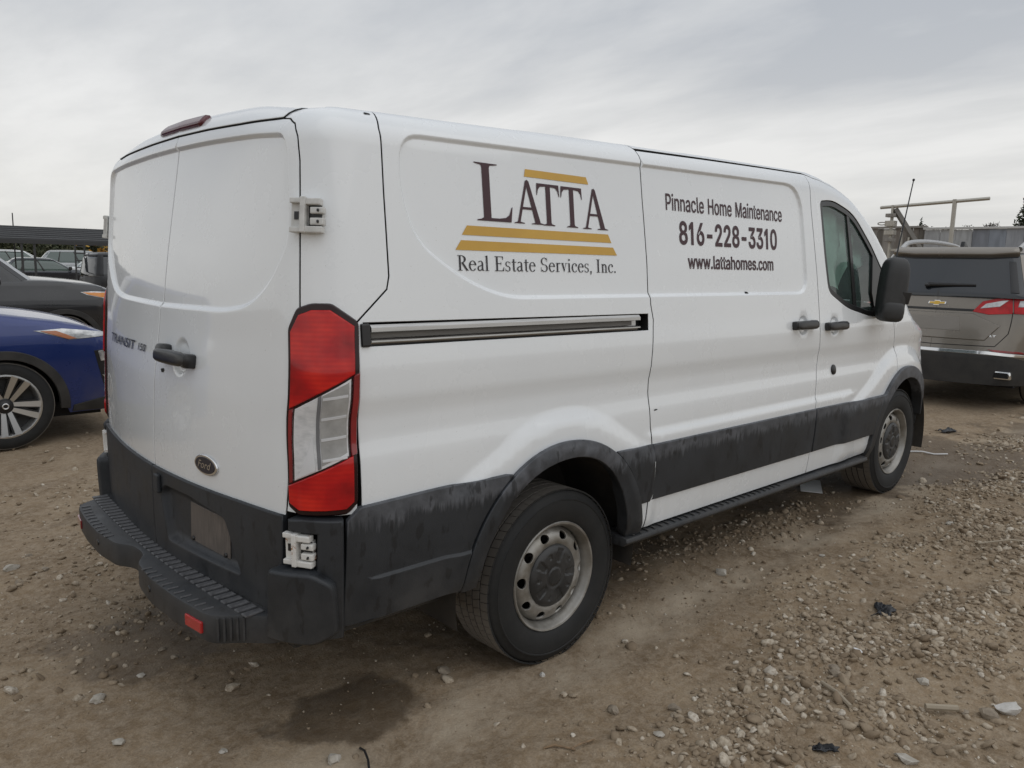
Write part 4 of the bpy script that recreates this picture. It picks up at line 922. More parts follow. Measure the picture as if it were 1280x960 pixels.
def make_wheel(name):
    w = bpy.data.objects.new(name, None); COL.objects.link(w); w.parent = P_
    R = 0.360
    b = MB(); pr = [(0.205,0.078),(0.222,0.104),(0.245,0.117),(0.290,0.123),(0.314,0.120),(0.316,0.1225),(0.320,0.1225),(0.322,0.119),(0.338,0.112),(0.348,0.105),(0.353,0.096),(0.353,-0.096),(0.348,-0.105),(0.338,-0.112),(0.30,-0.12),(0.25,-0.112),(0.222,-0.10),(0.205,-0.08)]
    b.rev([(r, -h) for r, h in pr], 'y', 72); ty = b.build('tyre', TYRE, w, True, angle=40)
    b = MB(); rows = [(-0.107,-0.066,64,0.02),(-0.059,-0.022,64,0.03),(-0.015,0.015,64,0.03),(0.022,0.059,64,0.03),(0.066,0.107,64,0.02)]
    for y0, y1, n, sk in rows: tread_block_ring(b, y0, y1, R, n, sk)
    tr = b.build('tread_blocks', TYRE, ty); tr['kind'] = 'stuff'
    # steel rim: lip and barrel, then the pierced disc
    b = MB(); pr = [(0.224,-0.102),(0.2265,-0.108),(0.223,-0.113),(0.216,-0.111),(0.210,-0.102),(0.206,-0.090),(0.200,-0.082),(0.198,-0.060),(0.194,-0.05),(0.194,0.09),(0.205,0.1)]
    b.rev(pr, 'y', 64); rim = b.build('rim', STEEL, w, True, angle=35)
    dep = pchip([0.0,0.10,0.128,0.145,0.166,0.184,0.197],[-0.084,-0.084,-0.094,-0.098,-0.094,-0.080,-0.062])
    def DS(u, v, off=0.0):
        r = np.hypot(u, v); return np.stack([u, dep(r)-off, v], -1)
    hs = []
    for k in range(10):
        a = 2*math.pi*(k+0.5)/10; cxh, czh = 0.1665*math.cos(a), 0.1665*math.sin(a)
        hs.append([(cxh+0.0170*math.cos(q)*math.cos(a)-0.0215*math.sin(q)*math.sin(a), czh+0.0170*math.cos(q)*math.sin(a)+0.0215*math.sin(q)*math.cos(a)) for q in np.linspace(0, 2*math.pi, 14, endpoint=False)])
    disc = [(0.197*math.cos(a), 0.197*math.sin(a)) for a in np.linspace(0, 2*math.pi, 60, endpoint=False)]
    dk = panel('wheel_disc', DS, disc, STEEL, w, cell=0.014, holes=hs, gap=0, lip=0.0015, flange=0.006)
    b = MB(); b.rev([(0.186,-0.01),(0.0,-0.01)], 'y', 40); b.rev([(0.12,-0.03),(0.12,0.05),(0,0.05)], 'y', 24); b.build('brake_drum', DARK, w, True, fix=False)
    cd = pchip([0.0,0.031,0.040,0.053,0.100,0.122,0.132],[-0.112,-0.112,-0.107,-0.110,-0.112,-0.104,-0.092])
    def CS(u, v, off=0.0):
        r = np.hypot(u, v); return np.stack([u, cd(r)-off, v], -1)
    def lobes(P):
        r = np.hypot(P[:, 0], P[:, 1]); a = np.arctan2(P[:, 1], P[:, 0]); k = np.cos(5*(a-0.35))
        d = 0.006*sstep(0.55, 0.8, k)*sstep(0.054, 0.063, r)*sstep(0.118, 0.106, r)
        kb = np.cos(5*(a-0.35)+math.pi); return d+0.004*sstep(0.90, 0.97, kb)*sstep(0.078, 0.083, r)*sstep(0.104, 0.099, r)
    capp = [(0.130*math.cos(a), 0.130*math.sin(a)) for a in np.linspace(0, 2*math.pi, 48, endpoint=False)]
    panel('hub_cap', CS, capp, CAPM, w, disp=lobes, cell=0.0065, gap=0, lip=0.002, flange=0.012)
    return w
w0 = make_wheel('wheel')
for i, (x, y, z, rz, sp) in enumerate(((0,-0.868,0.335,0,0.35), (3.302,-0.868,0.437,0,1.1), (0,0.868,0.335,math.pi,0.2), (3.302,0.868,0.437,math.pi,0.7))):
    o = w0 if i == 0 else copy_tree(w0, P_)
    o.location = (x, y, z); o.rotation_euler = (0, sp, rz) if rz == 0 else (0, sp, rz)
# ================================================================ lettering on the flank
def arc_band(cx, cy, ro, ri, a0, a1, n=14):
    A = np.radians(np.linspace(a0, a1, n))
    return [(cx+ro[0]*math.cos(a), cy+ro[1]*math.sin(a)) for a in A]+[(cx+ri[0]*math.cos(a), cy+ri[1]*math.sin(a)) for a in A[::-1]]
bar = lambda x0, y0, x1, y1: [(x0, y0), (x1, y0), (x1, y1), (x0, y1)]
S_ = 0.035                                                   # serif thickness
GL = {   # roman letters: polygons with cap height 1, and their advance
 'R': ([bar(0.12,0,0.25,1), bar(0.0,0,0.37,S_), bar(0.0,1-S_,0.30,1), arc_band(0.28,0.745,(0.36,0.255),(0.225,0.215),-90,90), [(0.30,0.50),(0.45,0.51),(0.80,0.03),(0.66,0.0)], bar(0.64,0,0.86,S_)], 0.86),
 'e': ([arc_band(0.30,0.33,(0.29,0.345),(0.175,0.305),5,325,26), bar(0.10,0.385,0.575,0.43)], 0.66),
 'a': ([bar(0.36,0.04,0.47,0.50), arc_band(0.26,0.49,(0.21,0.185),(0.10,0.145),0,150), arc_band(0.20,0.17,(0.19,0.18),(0.085,0.125),60,330), [(0.24,0.35),(0.37,0.42),(0.37,0.37),(0.26,0.30)], [(0.36,0.08),(0.47,0.08),(0.56,0.03),(0.50,0.0),(0.40,0.02)]], 0.62),
 'l': ([bar(0.10,0,0.22,1.0), bar(0.0,0,0.32,S_), [(0.0,0.97),(0.22,1.04),(0.22,0.98),(0.10,0.95)]], 0.40),
 'E': ([bar(0.12,0,0.25,1), bar(0.0,0,0.74,0.045), bar(0.0,0.955,0.70,1), bar(0.25,0.49,0.52,0.535), [(0.70,1.0),(0.70,0.76),(0.665,0.76),(0.62,0.955)], [(0.64,0.045),(0.74,0.27),(0.775,0.27),(0.74,0.0)], bar(0.50,0.40,0.535,0.63)], 0.86),
 's': ([arc_band(0.23,0.50,(0.20,0.175),(0.115,0.135),35,270), arc_band(0.23,0.17,(0.21,0.185),(0.12,0.145),-150,90), bar(0.19,0.30,0.27,0.37), bar(0.40,0.48,0.43,0.66), bar(0.02,0.01,0.05,0.20)], 0.54),
 't': ([bar(0.14,0.10,0.26,0.84), bar(0.02,0.61,0.42,0.66), arc_band(0.28,0.13,(0.14,0.145),(0.03,0.10),180,320)], 0.46),
 'S': ([arc_band(0.32,0.745,(0.29,0.27),(0.185,0.225),30,262), arc_band(0.32,0.255,(0.31,0.27),(0.20,0.225),-152,82), [(0.24,0.56),(0.34,0.47),(0.42,0.46),(0.30,0.54)], bar(0.55,0.70,0.585,1.0), bar(0.02,0.0,0.055,0.32)], 0.74),
 'r': ([bar(0.10,0,0.22,0.66), bar(0.0,0,0.34,S_), bar(0.0,0.63,0.2,0.66), arc_band(0.33,0.47,(0.17,0.20),(0.11,0.14),50,170)], 0.50),
 'v': ([[(0.07,0.66),(0.20,0.66),(0.36,0.16),(0.30,0.0)], [(0.30,0.0),(0.33,0.10),(0.52,0.66),(0.47,0.66)], bar(0.0,0.63,0.28,0.66), bar(0.40,0.63,0.62,0.66)], 0.64),
 'i': ([bar(0.10,0,0.22,0.66), bar(0.0,0,0.32,S_), bar(0.0,0.63,0.2,0.66), arc_band(0.16,0.90,(0.075,0.075),(0.001,0.001),0,359,12)], 0.40),
 'c': ([arc_band(0.30,0.33,(0.29,0.345),(0.175,0.305),40,320,22), arc_band(0.46,0.50,(0.07,0.07),(0.001,0.001),0,359,10)], 0.62),
 'I': ([bar(0.12,0,0.25,1), bar(0,0,0.37,S_), bar(0,1-S_,0.37,1)], 0.50),
 'n': ([bar(0.10,0,0.22,0.66), bar(0.0,0,0.32,S_), bar(0.0,0.63,0.2,0.66), arc_band(0.36,0.44,(0.20,0.22),(0.09,0.16),0,150), bar(0.45,0,0.56,0.45), bar(0.36,0,0.66,S_)], 0.74),
 ',': ([arc_band(0.12,0.05,(0.075,0.07),(0.001,0.001),0,359,10), [(0.10,0.0),(0.19,0.05),(0.15,-0.12),(0.06,-0.20)]], 0.32),
 '.': ([arc_band(0.12,0.06,(0.08,0.075),(0.001,0.001),0,359,10)], 0.30), ' ': ([], 0.40)}
def serif_line(s, u0, u1, base, cap):
    adv = sum(GL[c][1] for c in s); k = (u1-u0)/adv; x = 0; out = []
    for c in s:
        for p in GL[c][0]: out.append([(u0+(x+a)*k, base+b*(cap-base)) for a, b in p])
        x += GL[c][1]
    return out
# big display letters, drawn in metres
def place(poly, u0, v0, w, h): return [(u0+a*w, v0+b*h) for a, b in poly]
def ser(x0, x1, xs0, xs1, y, up, t=0.028):
    """bracketed serif from x0 to x1 around a stem xs0..xs1 (y = outer edge, up = direction of the stem)"""
    return [(x0, y), (x1, y), (x1, y+up*t*0.7), (xs1+0.02, y+up*t*1.7), (xs1, y+up*t*3.4), (xs0, y+up*t*3.4), (xs0-0.02, y+up*t*1.7), (x0, y+up*t*0.7)]
LL = [[(0.20,0.02),(0.40,0.02),(0.40,0.98),(0.20,0.98)], ser(0.0,0.62,0.20,0.40,1.0,-1,0.022), [(0.02,0.0),(0.95,0.0),(1.0,0.27),(0.975,0.27),(0.90,0.13),(0.80,0.075),(0.62,0.055),(0.40,0.055),(0.20,0.06),(0.12,0.03),(0.02,0.018)]]
TT = [[(0.40,0.02),(0.60,0.02),(0.60,0.98),(0.40,0.98)], ser(0.24,0.76,0.40,0.60,0.0,1,0.025), [(0.02,1.0),(0.98,1.0),(1.0,0.72),(0.975,0.72),(0.93,0.85),(0.84,0.92),(0.60,0.94),(0.40,0.94),(0.16,0.92),(0.07,0.85),(0.025,0.72),(0.0,0.72)]]
AA = [[(0.44,1.0),(0.52,1.0),(0.21,0.03),(0.12,0.03)], [(0.43,0.98),(0.50,1.02),(0.56,0.98),(0.93,0.03),(0.74,0.03)], [(0.26,0.33),(0.70,0.33),(0.68,0.385),(0.275,0.385)], ser(0.0,0.36,0.13,0.20,0.0,1,0.022), ser(0.60,1.06,0.77,0.90,0.0,1,0.022)]
logo = []
for g, (u0, v0, w, h) in ((LL, (-0.428,1.720,0.170,0.196)), (AA, (-0.252,1.7195,0.142,0.154)), (TT, (-0.135,1.718,0.120,0.151)), (TT, (-0.008,1.7175,0.119,0.151)), (AA, (0.110,1.716,0.141,0.155))):
    logo.append([place(p, u0, v0, w, h) for p in g])
for gl_ in logo: decal('lettering', VS, gl_, VINYL_M, side, 0.0020, side_disp)
for gb_ in [[(-0.186,1.914),(0.141,1.914),(0.153,1.887),(-0.193,1.887)], [(-0.473,1.700),(0.257,1.700),(0.276,1.667),(-0.497,1.668)], [(-0.502,1.650),(0.285,1.649),(0.308,1.618),(-0.528,1.617)]]: decal('gold_bar', VS, [gb_], VINYL_Y, side, 0.0016, side_disp)
decal('lettering', VS, serif_line('Real Estate Services, Inc.', -0.522, 0.302, 1.549, 1.600), mat('dark_vinyl', (0.022,0.018,0.022), 0.45), side, 0.0020, side_disp)
SANS = {'-':(453,[[(337,244),(337,188),(114,188),(114,244)]]),'.':(188,[[(95,-4),(78,-1),(63,9),(53,24),(50,41),(53,59),(63,73),(78,83),(95,87),(113,83),(128,73),(138,59),(141,41),(138,24),(128,9),(113,-1)]]),'0':(453,[[(227,-7),(174,1),(130,24),(95,62),(69,113),(53,178),(48,254),(53,330),(69,395),(95,447),(130,484),(174,508),(227,516),(279,508),(323,484),(358,447),(384,395),(400,330),(405,254),(400,178),(384,113),(359,62),(323,24),(279,1)],[(227,50),(261,56),(290,74),(313,103),(330,144),(340,194),(344,254),(340,314),(330,365),(313,405),(290,435),(261,453),(227,460),(192,453),(163,435),(140,405),(123,365),(113,314),(109,254),(113,194),(123,144),(140,103),(163,74),(192,56)]]),'1':(453,[[(76,0),(76,55),(391,55),(391,0)],[(276,509),(276,0),(212,0),(212,448),(209,448),(86,358),(86,427),(198,509)]]),'2':(453,[[(64,0),(64,47),(234,229),(261,257),(282,282),(299,305),(311,327),(318,348),(320,371),(317,397),(308,419),(293,436),(273,449),(250,457),(224,460),(196,457),(172,447),(153,433),(139,413),(130,390),(127,362),(66,362),(71,405),(86,442),(111,473),(143,496),(182,511),(225,516),(268,511),(306,497),(337,474),(361,445),(376,411),(381,372),(378,345),(371,318),(357,290),(336,259),(306,223),(267,180),(153,60),(153,57),(389,57),(389,0)]]),'3':(453,[[(218,-7),(173,-3),(133,10),(98,30),(70,57),(52,91),(44,132),(109,132),(115,107),(126,87),(144,71),(165,59),(191,52),(219,50),(248,53),(275,61),(297,74),(315,93),(325,116),(329,145),(326,172),(316,196),(299,217),(275,234),(242,244),(201,248),(157,248),(157,299),(288,448),(288,452),(70,452),(70,509),(372,509),(372,461),(211,278),(211,289),(264,288),(308,276),(344,253),(371,222),(387,186),(393,145),(387,103),(370,66),(344,36),(309,12),(266,-2)]]),'6':(453,[[(226,-7),(182,-1),(142,15),(109,40),(84,74),(69,115),(64,162),(68,199),(80,239),(102,285),(137,340),(252,509),(322,509),(151,261),(145,261),(154,275),(165,288),(179,299),(196,307),(214,312),(235,314),(278,309),(316,295),(346,271),(370,240),(384,201),(389,157),(384,112),(368,73),(343,39),(310,14),(271,-2)],[(226,48),(254,52),(279,63),(299,79),(314,101),(324,128),(327,157),(324,187),(314,213),(299,235),(279,251),(254,262),(226,265),(198,262),(174,252),(153,235),(138,214),(128,188),(125,158),(128,128),(138,102),(153,79),(174,63),(198,52)]]),'8':(453,[[(226,-7),(178,-2),(136,11),(101,33),(74,62),(57,96),(52,135),(55,166),(65,195),(81,220),(101,241),(125,256),(153,265),(153,267),(119,282),(93,308),(76,342),(70,380),(75,417),(90,450),(114,477),(146,498),(184,511),(226,516),(269,511),(306,498),(337,477),(361,450),(377,417),(382,380),(376,342),(359,308),(333,282),(300,267),(300,265),(327,256),(351,241),(372,220),(387,195),(397,166),(401,135),(395,96),(378,62),(352,33),(317,11),(275,-2)],[(226,49),(258,52),(285,60),(307,74),(323,91),(333,113),(337,139),(333,165),(322,189),(305,208),(283,223),(256,232),(226,235),(196,232),(169,223),(147,208),(130,189),(119,165),(115,139),(119,113),(129,91),(145,74),(167,60),(195,52)],[(226,290),(252,292),(274,300),(293,313),(307,330),(316,351),(319,376),(316,399),(308,420),(294,437),(275,449),(252,457),(226,460),(200,457),(177,449),(159,437),(145,420),(136,399),(133,376),(136,351),(145,330),(159,313),(178,300),(201,292)]]),'H':(517,[[(60,0),(60,509),(125,509),(125,289),(392,289),(392,509),(457,509),(457,0),(392,0),(392,232),(125,232),(125,0)]]),'M':(628,[[(60,0),(60,509),(152,509),(277,187),(282,174),(287,159),(293,141),(299,123),(305,103),(311,84),(317,65),(322,49),(307,49),(312,65),(318,83),(324,102),(330,121),(336,140),(342,158),(348,174),(352,187),(476,509),(568,509),(568,0),(504,0),(504,291),(504,308),(504,327),(505,347),(505,369),(506,391),(506,413),(507,435),(507,457),(513,457),(505,433),(498,409),(490,386),(482,363),(474,341),(467,322),(461,305),(456,291),(342,0),(286,0),(170,291),(165,304),(159,321),(152,340),(145,361),(137,384),(129,408),(121,432),(112,457),(119,457),(119,437),(120,416),(120,394),(121,372),(121,350),(122,328),(122,309),(122,291),(122,0)]]),'P':(444,[[(60,0),(60,509),(235,509),(289,503),(332,487),(366,462),(390,430),(404,391),(409,348),(404,304),(390,265),(366,233),(332,207),(289,191),(235,186),(109,186),(109,242),(233,242),(269,246),(297,256),(318,272),(333,294),(342,319),(344,348),(342,376),(333,402),(318,423),(297,439),(268,449),(232,452),(125,452),(125,0)]]),'a':(389,[[(160,-9),(126,-5),(94,5),(68,22),(48,45),(35,73),(30,108),(34,138),(43,161),(58,179),(78,193),(100,203),(125,211),(152,216),(178,220),(209,224),(234,227),(252,230),(265,235),(273,243),(276,255),(276,257),(273,279),(267,297),(256,311),(240,322),(220,329),(196,331),(171,329),(149,322),(132,313),(118,301),(107,288),(100,274),(41,291),(57,322),(79,346),(104,364),(133,375),(163,382),(194,384),(215,383),(239,379),(263,372),(286,360),(306,343),(322,320),(333,290),(337,251),(337,0),(277,0),(277,52),(272,52),(264,38),(252,25),(236,12),(215,1),(190,-6)],[(170,45),(202,49),(228,59),(248,74),(263,93),(272,115),(276,138),(276,190),(270,186),(259,182),(246,179),(231,176),(216,173),(200,171),(186,169),(175,168),(154,164),(134,159),(117,150),(103,139),(95,124),(92,105),(94,87),(102,72),(114,61),(130,52),(149,47)]]),'c':(396,[[(207,-8),(159,-2),(117,16),(82,46),(56,85),(40,133),(34,187),(40,243),(56,291),(82,330),(117,360),(159,378),(207,384),(234,383),(260,377),(284,368),(305,356),(324,341),(340,322),(353,301),(362,277),(303,262),(298,276),(290,289),(281,301),(270,311),(257,319),(242,325),(226,329),(207,330),(173,325),(145,310),(124,287),(108,258),(99,224),(96,187),(99,151),(108,117),(124,89),(145,66),(173,51),(207,46),(226,48),(243,52),(258,58),(271,66),(282,76),(292,89),(299,102),(304,117),(363,102),(354,78),(341,56),(325,37),(306,21),(285,9),(261,-1),(235,-6)]]),'e':(404,[[(212,-8),(161,-2),(117,16),(82,46),(56,85),(40,132),(34,187),(39,242),(55,290),(81,329),(115,359),(157,378),(205,384),(236,382),(266,374),(294,361),(319,341),(341,315),(357,282),(368,242),(371,194),(371,169),(75,169),(75,221),(338,221),(310,202),(307,237),(298,269),(283,294),(263,314),(237,326),(205,330),(173,326),(146,313),(125,294),(109,270),(99,241),(96,211),(96,178),(100,139),(110,106),(128,80),(151,61),(179,50),(212,46),(234,48),(254,53),(271,61),(285,73),(297,88),(306,105),(365,91),(353,63),(335,39),(311,19),(283,4),(249,-5)]]),'h':(410,[[(114,227),(114,0),(53,0),(53,509),(114,509),(114,287),(102,287),(124,332),(152,362),(187,379),(227,384),(264,380),(295,369),(321,349),(341,321),(353,285),(357,240),(357,0),(296,0),(296,235),(290,275),(273,304),(246,323),(210,329),(184,326),(161,317),(141,303),(126,283),(117,257)]]),'i':(167,[[(53,0),(53,379),(114,379),(114,0)],[(84,443),(67,446),(54,455),(44,468),(41,483),(44,499),(54,512),(67,521),(84,524),(100,521),(114,512),(123,499),(126,483),(123,468),(114,455),(100,446)]]),'l':(189,[[(139,-2),(101,3),(74,20),(58,47),(53,84),(53,509),(114,509),(114,99),(115,77),(120,62),(130,54),(146,52),(154,52),(160,53),(165,53),(170,54),(181,3),(172,1),(162,-1),(151,-2)]]),'m':(610,[[(53,0),(53,379),(112,379),(112,295),(108,295),(118,323),(132,346),(151,363),(172,376),(195,384),(219,386),(257,380),(287,361),(309,331),(321,295),(312,295),(322,321),(337,343),(357,361),(381,375),(407,383),(437,386),(468,383),(497,372),(522,354),(541,328),(553,296),(557,255),(557,0),(496,0),(496,254),(490,289),(473,313),(447,326),(419,330),(395,328),(374,320),(358,307),(345,290),(338,270),(335,247),(335,0),(274,0),(274,260),(269,288),(253,311),(229,326),(199,330),(178,328),(158,320),(140,307),(126,289),(117,266),(114,238),(114,0)]]),'n':(410,[[(114,227),(114,0),(53,0),(53,379),(112,379),(112,287),(102,287),(124,332),(152,362),(187,379),(227,384),(264,380),(295,369),(321,349),(341,321),(353,285),(357,240),(357,0),(296,0),(296,235),(290,275),(273,304),(246,323),(210,329),(184,326),(161,317),(141,303),(126,283),(117,257)]]),'o':(415,[[(207,-8),(159,-2),(117,16),(82,46),(56,85),(40,133),(34,187),(40,243),(56,291),(82,330),(117,360),(159,378),(207,384),(256,378),(299,360),(333,330),(359,291),(376,243),(381,187),(376,133),(359,85),(333,46),(299,16),(256,-2)],[(207,46),(242,51),(270,66),(292,89),(307,117),(316,151),(319,187),(316,224),(307,258),(292,287),(270,310),(242,325),(207,330),(173,325),(145,310),(124,287),(108,258),(99,224),(96,187),(99,151),(108,117),(124,89),(145,66),(173,51)]]),'s':(365,[[(182,-8),(145,-5),(112,3),(84,18),(62,38),(45,63),(36,94),(94,107),(105,79),(124,60),(150,49),(181,45),(217,50),(244,62),(262,81),(268,103),(265,121),(254,136),(237,147),(212,155),(149,170),(104,186),(72,208),(53,237),(47,274),(51,305),(65,332),(87,354),(115,370),(149,381),(187,384),(223,381),(254,372),(279,358),(299,339),(314,316),(324,290),(268,277),(258,298),(243,316),(219,328),(187,333),(156,329),(131,317),(114,299),(109,277),(112,258),(124,243),(144,232),(172,223),(229,209),(275,194),(306,171),(325,142),(331,107),(326,75),(312,47),(290,24),(260,6),(223,-5)]]),'t':(227,[[(204,379),(204,327),(6,327),(6,379)],[(65,471),(126,471),(126,98),(128,76),(136,61),(150,53),(170,50),(177,50),(185,51),(194,52),(202,54),(213,2),(203,-1),(192,-3),(180,-4),(168,-4),(125,2),(92,21),(72,52),(65,93)]]),'w':(567,[[(138,0),(23,379),(87,379),(133,214),(143,177),(154,137),(165,91),(175,41),(165,41),(175,90),(186,135),(196,176),(206,214),(252,379),(316,379),(362,214),(371,176),(382,136),(392,91),(402,41),(391,41),(402,90),(413,135),(423,176),(434,214),(480,379),(545,379),(429,0),(368,0),(319,172),(312,198),(305,225),(297,252),(291,280),(284,309),(277,338),(291,338),(284,309),(277,280),(270,252),(263,225),(255,198),(248,172),(199,0)]])}
SANS['1'] = (360, [[(150,0),(225,0),(225,509),(168,509),(60,425),(60,350),(150,415)]])
def sans_line(s, quad, bold=0.0):
    """lettering from outlines (units of 1/1000, even-odd loops), fitted into (u0, base, u1, cap)"""
    adv = sum(SANS[c][0] if c != ' ' else 250 for c in s); u0, b_, u1, t_ = quad; k = (u1-u0)/adv; kz = (t_-b_)/509.0; x = 0; Vv = []; Ff = []
    for ci, c in enumerate(s):
        if c == ' ': x += 250; continue
        loops = [np.array(l, float) for l in SANS[c][1]]
        big = [l for l in loops]; pts = []; ed = []; polys = []
        for l in big:
            inside = sum(bool(in_poly(l[:1]+0.01, o)[0]) for o in big if o is not l) % 2 == 1
            q = ccw(l); q = q[np.hypot(*(q-np.roll(q, 1, 0)).T) > 0.5]
            if bold: q = offset_poly(q, -bold if inside else bold)
            polys.append(q)
        for q in polys:
            n0 = len(pts); pts += [Vector(p) for p in q]; ed += [(n0+i, n0+(i+1) % len(q)) for i in range(len(q))]
        rv, re, rf, *_ = delaunay_2d_cdt(pts, ed, [], 0, 1e-4); Q = np.array([(p.x, p.y) for p in rv]); C = Q[np.array(rf)].mean(1)
        par = np.zeros(len(C), int)
        for q in polys: par += in_poly(C, q)
        n0 = len(Vv); Vv += [(u0+(x+p[0])*k, b_+p[1]*kz) for p in Q]; Ff += [tuple(n0+i for i in f) for f, z in zip(rf, par) if z % 2 == 1]
        x += SANS[c][0]
    return np.array(Vv), Ff
def sans_on(s, quad, m, parent, bold=0.0):
    Q, F = sans_line(s, quad, bold); X = VS(Q[:, 0], Q[:, 1], 0.002-side_disp(Q)); me = bpy.data.meshes.new('lettering'); me.from_pydata(X.tolist(), [], F); return link('lettering', me, m, parent)
sans_on('Pinnacle Home Maintenance', (0.645, 1.823, 1.648, 1.891), VINYL_M, slider, 9)
sans_on('816-228-3310', (0.735, 1.681, 1.592, 1.776), VINYL_M, slider, 20)
sans_on('www.lattahomes.com', (0.800, 1.574, 1.550, 1.632), VINYL_M, slider, 17)
# small knocks in the paint
for u, v, r in ((-0.838,2.039,0.011), (0.545,0.965,0.008), (1.28,1.462,0.010), (-1.99,1.16,0.012)):
    pl = [(u+r*(1+0.5*random.uniform(-1, 1))*math.cos(a)*1.6, v+r*0.6*(1+0.5*random.uniform(-1, 1))*math.sin(a)) for a in np.linspace(0, 2*math.pi, 9, endpoint=False)]
    decal('paint_chip', VS, [pl], DARK, P_, 0.0012, side_disp if u > -0.9 else rear_disp)
# ================================================================ other vehicles
def car_outline(xr, xf, hw, rc, bow):
    """right half plan outline from rear centre round to front centre; bow = how far the middle bulges"""
    pts = []
    for y in np.linspace(0, hw-rc, 14): pts.append((xr+bow*(y/hw)**2, -y))
    p0 = np.array(pts[-1]); p3 = np.array([xr+bow+rc*1.1, -hw])
    for t in np.linspace(0, 1, 14)[1:]:
        p1 = p0+np.array([bow*0.25, -rc*0.55]); p2 = p3-np.array([rc*0.6, 0]); pts.append(tuple((1-t)**3*p0+3*(1-t)**2*t*p1+3*(1-t)*t*t*p2+t**3*p3))
    u_r = pts[-1][0]
    q0 = np.array([xf-bow-rc*1.4, -hw]); xs = np.linspace(u_r, q0[0], 40)[1:]
    pts += [(x, -hw) for x in xs]
    q3 = np.array([xf-bow*((hw-rc)/hw)**2, -(hw-rc*1.2)]); 
    for t in np.linspace(0, 1, 14)[1:]:
        p1 = q0+np.array([rc*0.8, 0]); p2 = q3-np.array([-bow*0.05, rc*0.5]); pts.append(tuple((1-t)**3*q0+3*(1-t)**2*t*p1+3*(1-t)*t*t*p2+t**3*q3))
    ye = -q3[1]
    for y in np.linspace(ye, 0, 14)[1:]: pts.append((xf-bow*(y/hw)**2, -y))
    pts = np.array(pts); s = np.concatenate([[0], np.cumsum(np.hypot(*np.diff(pts, axis=0).T))])
    i = np.argmin(np.abs(pts[:, 0]-u_r)+10*(pts[:, 1] > -hw+1e-6)); u = s-s[i]+u_r
    return u, pts[:, 0], pts[:, 1]
class Shell:
    def __init__(s, xr, xf, hw, rc, bow, top, prof, r, dx=None):
        s.u, s.x, s.y = car_outline(xr, xf, hw, rc, bow); s.u0 = float(s.u[0]); s.u1 = float(s.u[-1])
        gx = np.gradient(s.x, s.u); gy = np.gradient(s.y, s.u); n = np.hypot(gx, gy)+1e-9; s.nx = gy/n; s.ny = -gx/n
        s.top = top; s.prof = prof; s.r = r; s.dx = dx; s.hw = hw; s.xr = xr; s.xf = xf
    def __call__(s, u, v, off=0.0):
        u = np.asarray(u, float); v = np.asarray(v, float)
        x = np.interp(u, s.u, s.x); y = np.interp(u, s.u, s.y); nx = np.interp(u, s.u, s.nx); ny = np.interp(u, s.u, s.ny)
        zt = s.top(x); a = np.clip((v-(zt-s.r))/s.r, 0, np.pi/2); z = np.where(a > 0, zt-s.r+s.r*np.sin(a), v)
        k = s.r*(1-np.cos(a))-off*np.cos(a)
        y2 = y*(1-s.prof(z)/s.hw); x2 = x+(s.dx(x, z) if s.dx else 0)
        return np.stack([x2-nx*k, y2-ny*k, z+off*np.sin(a)], -1)
    def vend(s, u): return float(s.top(np.interp(u, s.u, s.x)))+s.r*(math.pi/2-1)
    def cap(s, name, m, parent, crown, off=0.0, n=60, ua=None, ub=None, ny=12):
        v = []; f = []; us = np.linspace(ua if ua is not None else s.u0+0.01, ub if ub is not None else s.u1-0.01, n)
        for u in us:
            e = s(np.array([u]), np.array([s.vend(u)]))[0]; Y = max(-e[1], 1e-4)
            for k in range(ny+1):
                y = -Y+2*Y*k/ny; v.append((e[0], y, e[2]+off+crown*(Y/s.hw)**2*(1-(y/Y)**2)))
        m1 = ny+1
        for i in range(n-1):
            for k in range(ny): f.append((i*m1+k, (i+1)*m1+k, (i+1)*m1+k+1, i*m1+k+1))
        b = MB(); b.add(v, f); return b.build(name, m, parent, True, angle=70)
def car_paint(name, c, flake=0.15, rough=0.3):
    def f(t, b):
        co, s = objco(t); n = noise(t, 3, 5, 0.6, co)
        d = mth(t, 'MULTIPLY', maprange(t, s[2], 0.75, 0.3), ramp(t, n, [(0.4, (0, 0, 0)), (0.7, (1, 1, 1))]), True)
        t.links.new(mixc(t, mth(t, 'MULTIPLY', d, 0.3), c, (0.20, 0.17, 0.13)), b.inputs['Base Color'])
        t.links.new(maprange(t, n, 0.3, 0.7, rough-0.06, rough+0.1), b.inputs['Roughness'])
    return mat(name, c, rough, flake, coat=0.8, build=f)
PLAST = mat('car_plastic', (0.022,0.022,0.023), 0.55, build=varied((0.016,0.016,0.017), (0.04,0.038,0.035), 7, (0.45, 0.7)))
TINT = mat('tinted_window', (0.016,0.019,0.023), 0.06, coat=0.5)
ALLOY = mat('machined_alloy', (0.62,0.62,0.61), 0.28, 0.9)
ALLOYB = mat('alloy_black', (0.015,0.015,0.016), 0.35)
AMBER = mat('amber_lens', (0.72,0.26,0.03), 0.2, coat=0.7)
AMBERDK = mat('amber_reflector', (0.42,0.14,0.05), 0.25, coat=0.7)
LAMP = mat('lamp_glass', (0.55,0.56,0.57), 0.1, 0.5, coat=1.0, build=varied((0.30,0.31,0.32), (0.72,0.73,0.74), 16, (0.05, 0.2)))
REDL2 = mat('tail_red', (0.50,0.008,0.012), 0.15, coat=0.3, spec=0.3, build=varied((0.36,0.006,0.010), (0.60,0.012,0.016), 14, (0.08, 0.16)))
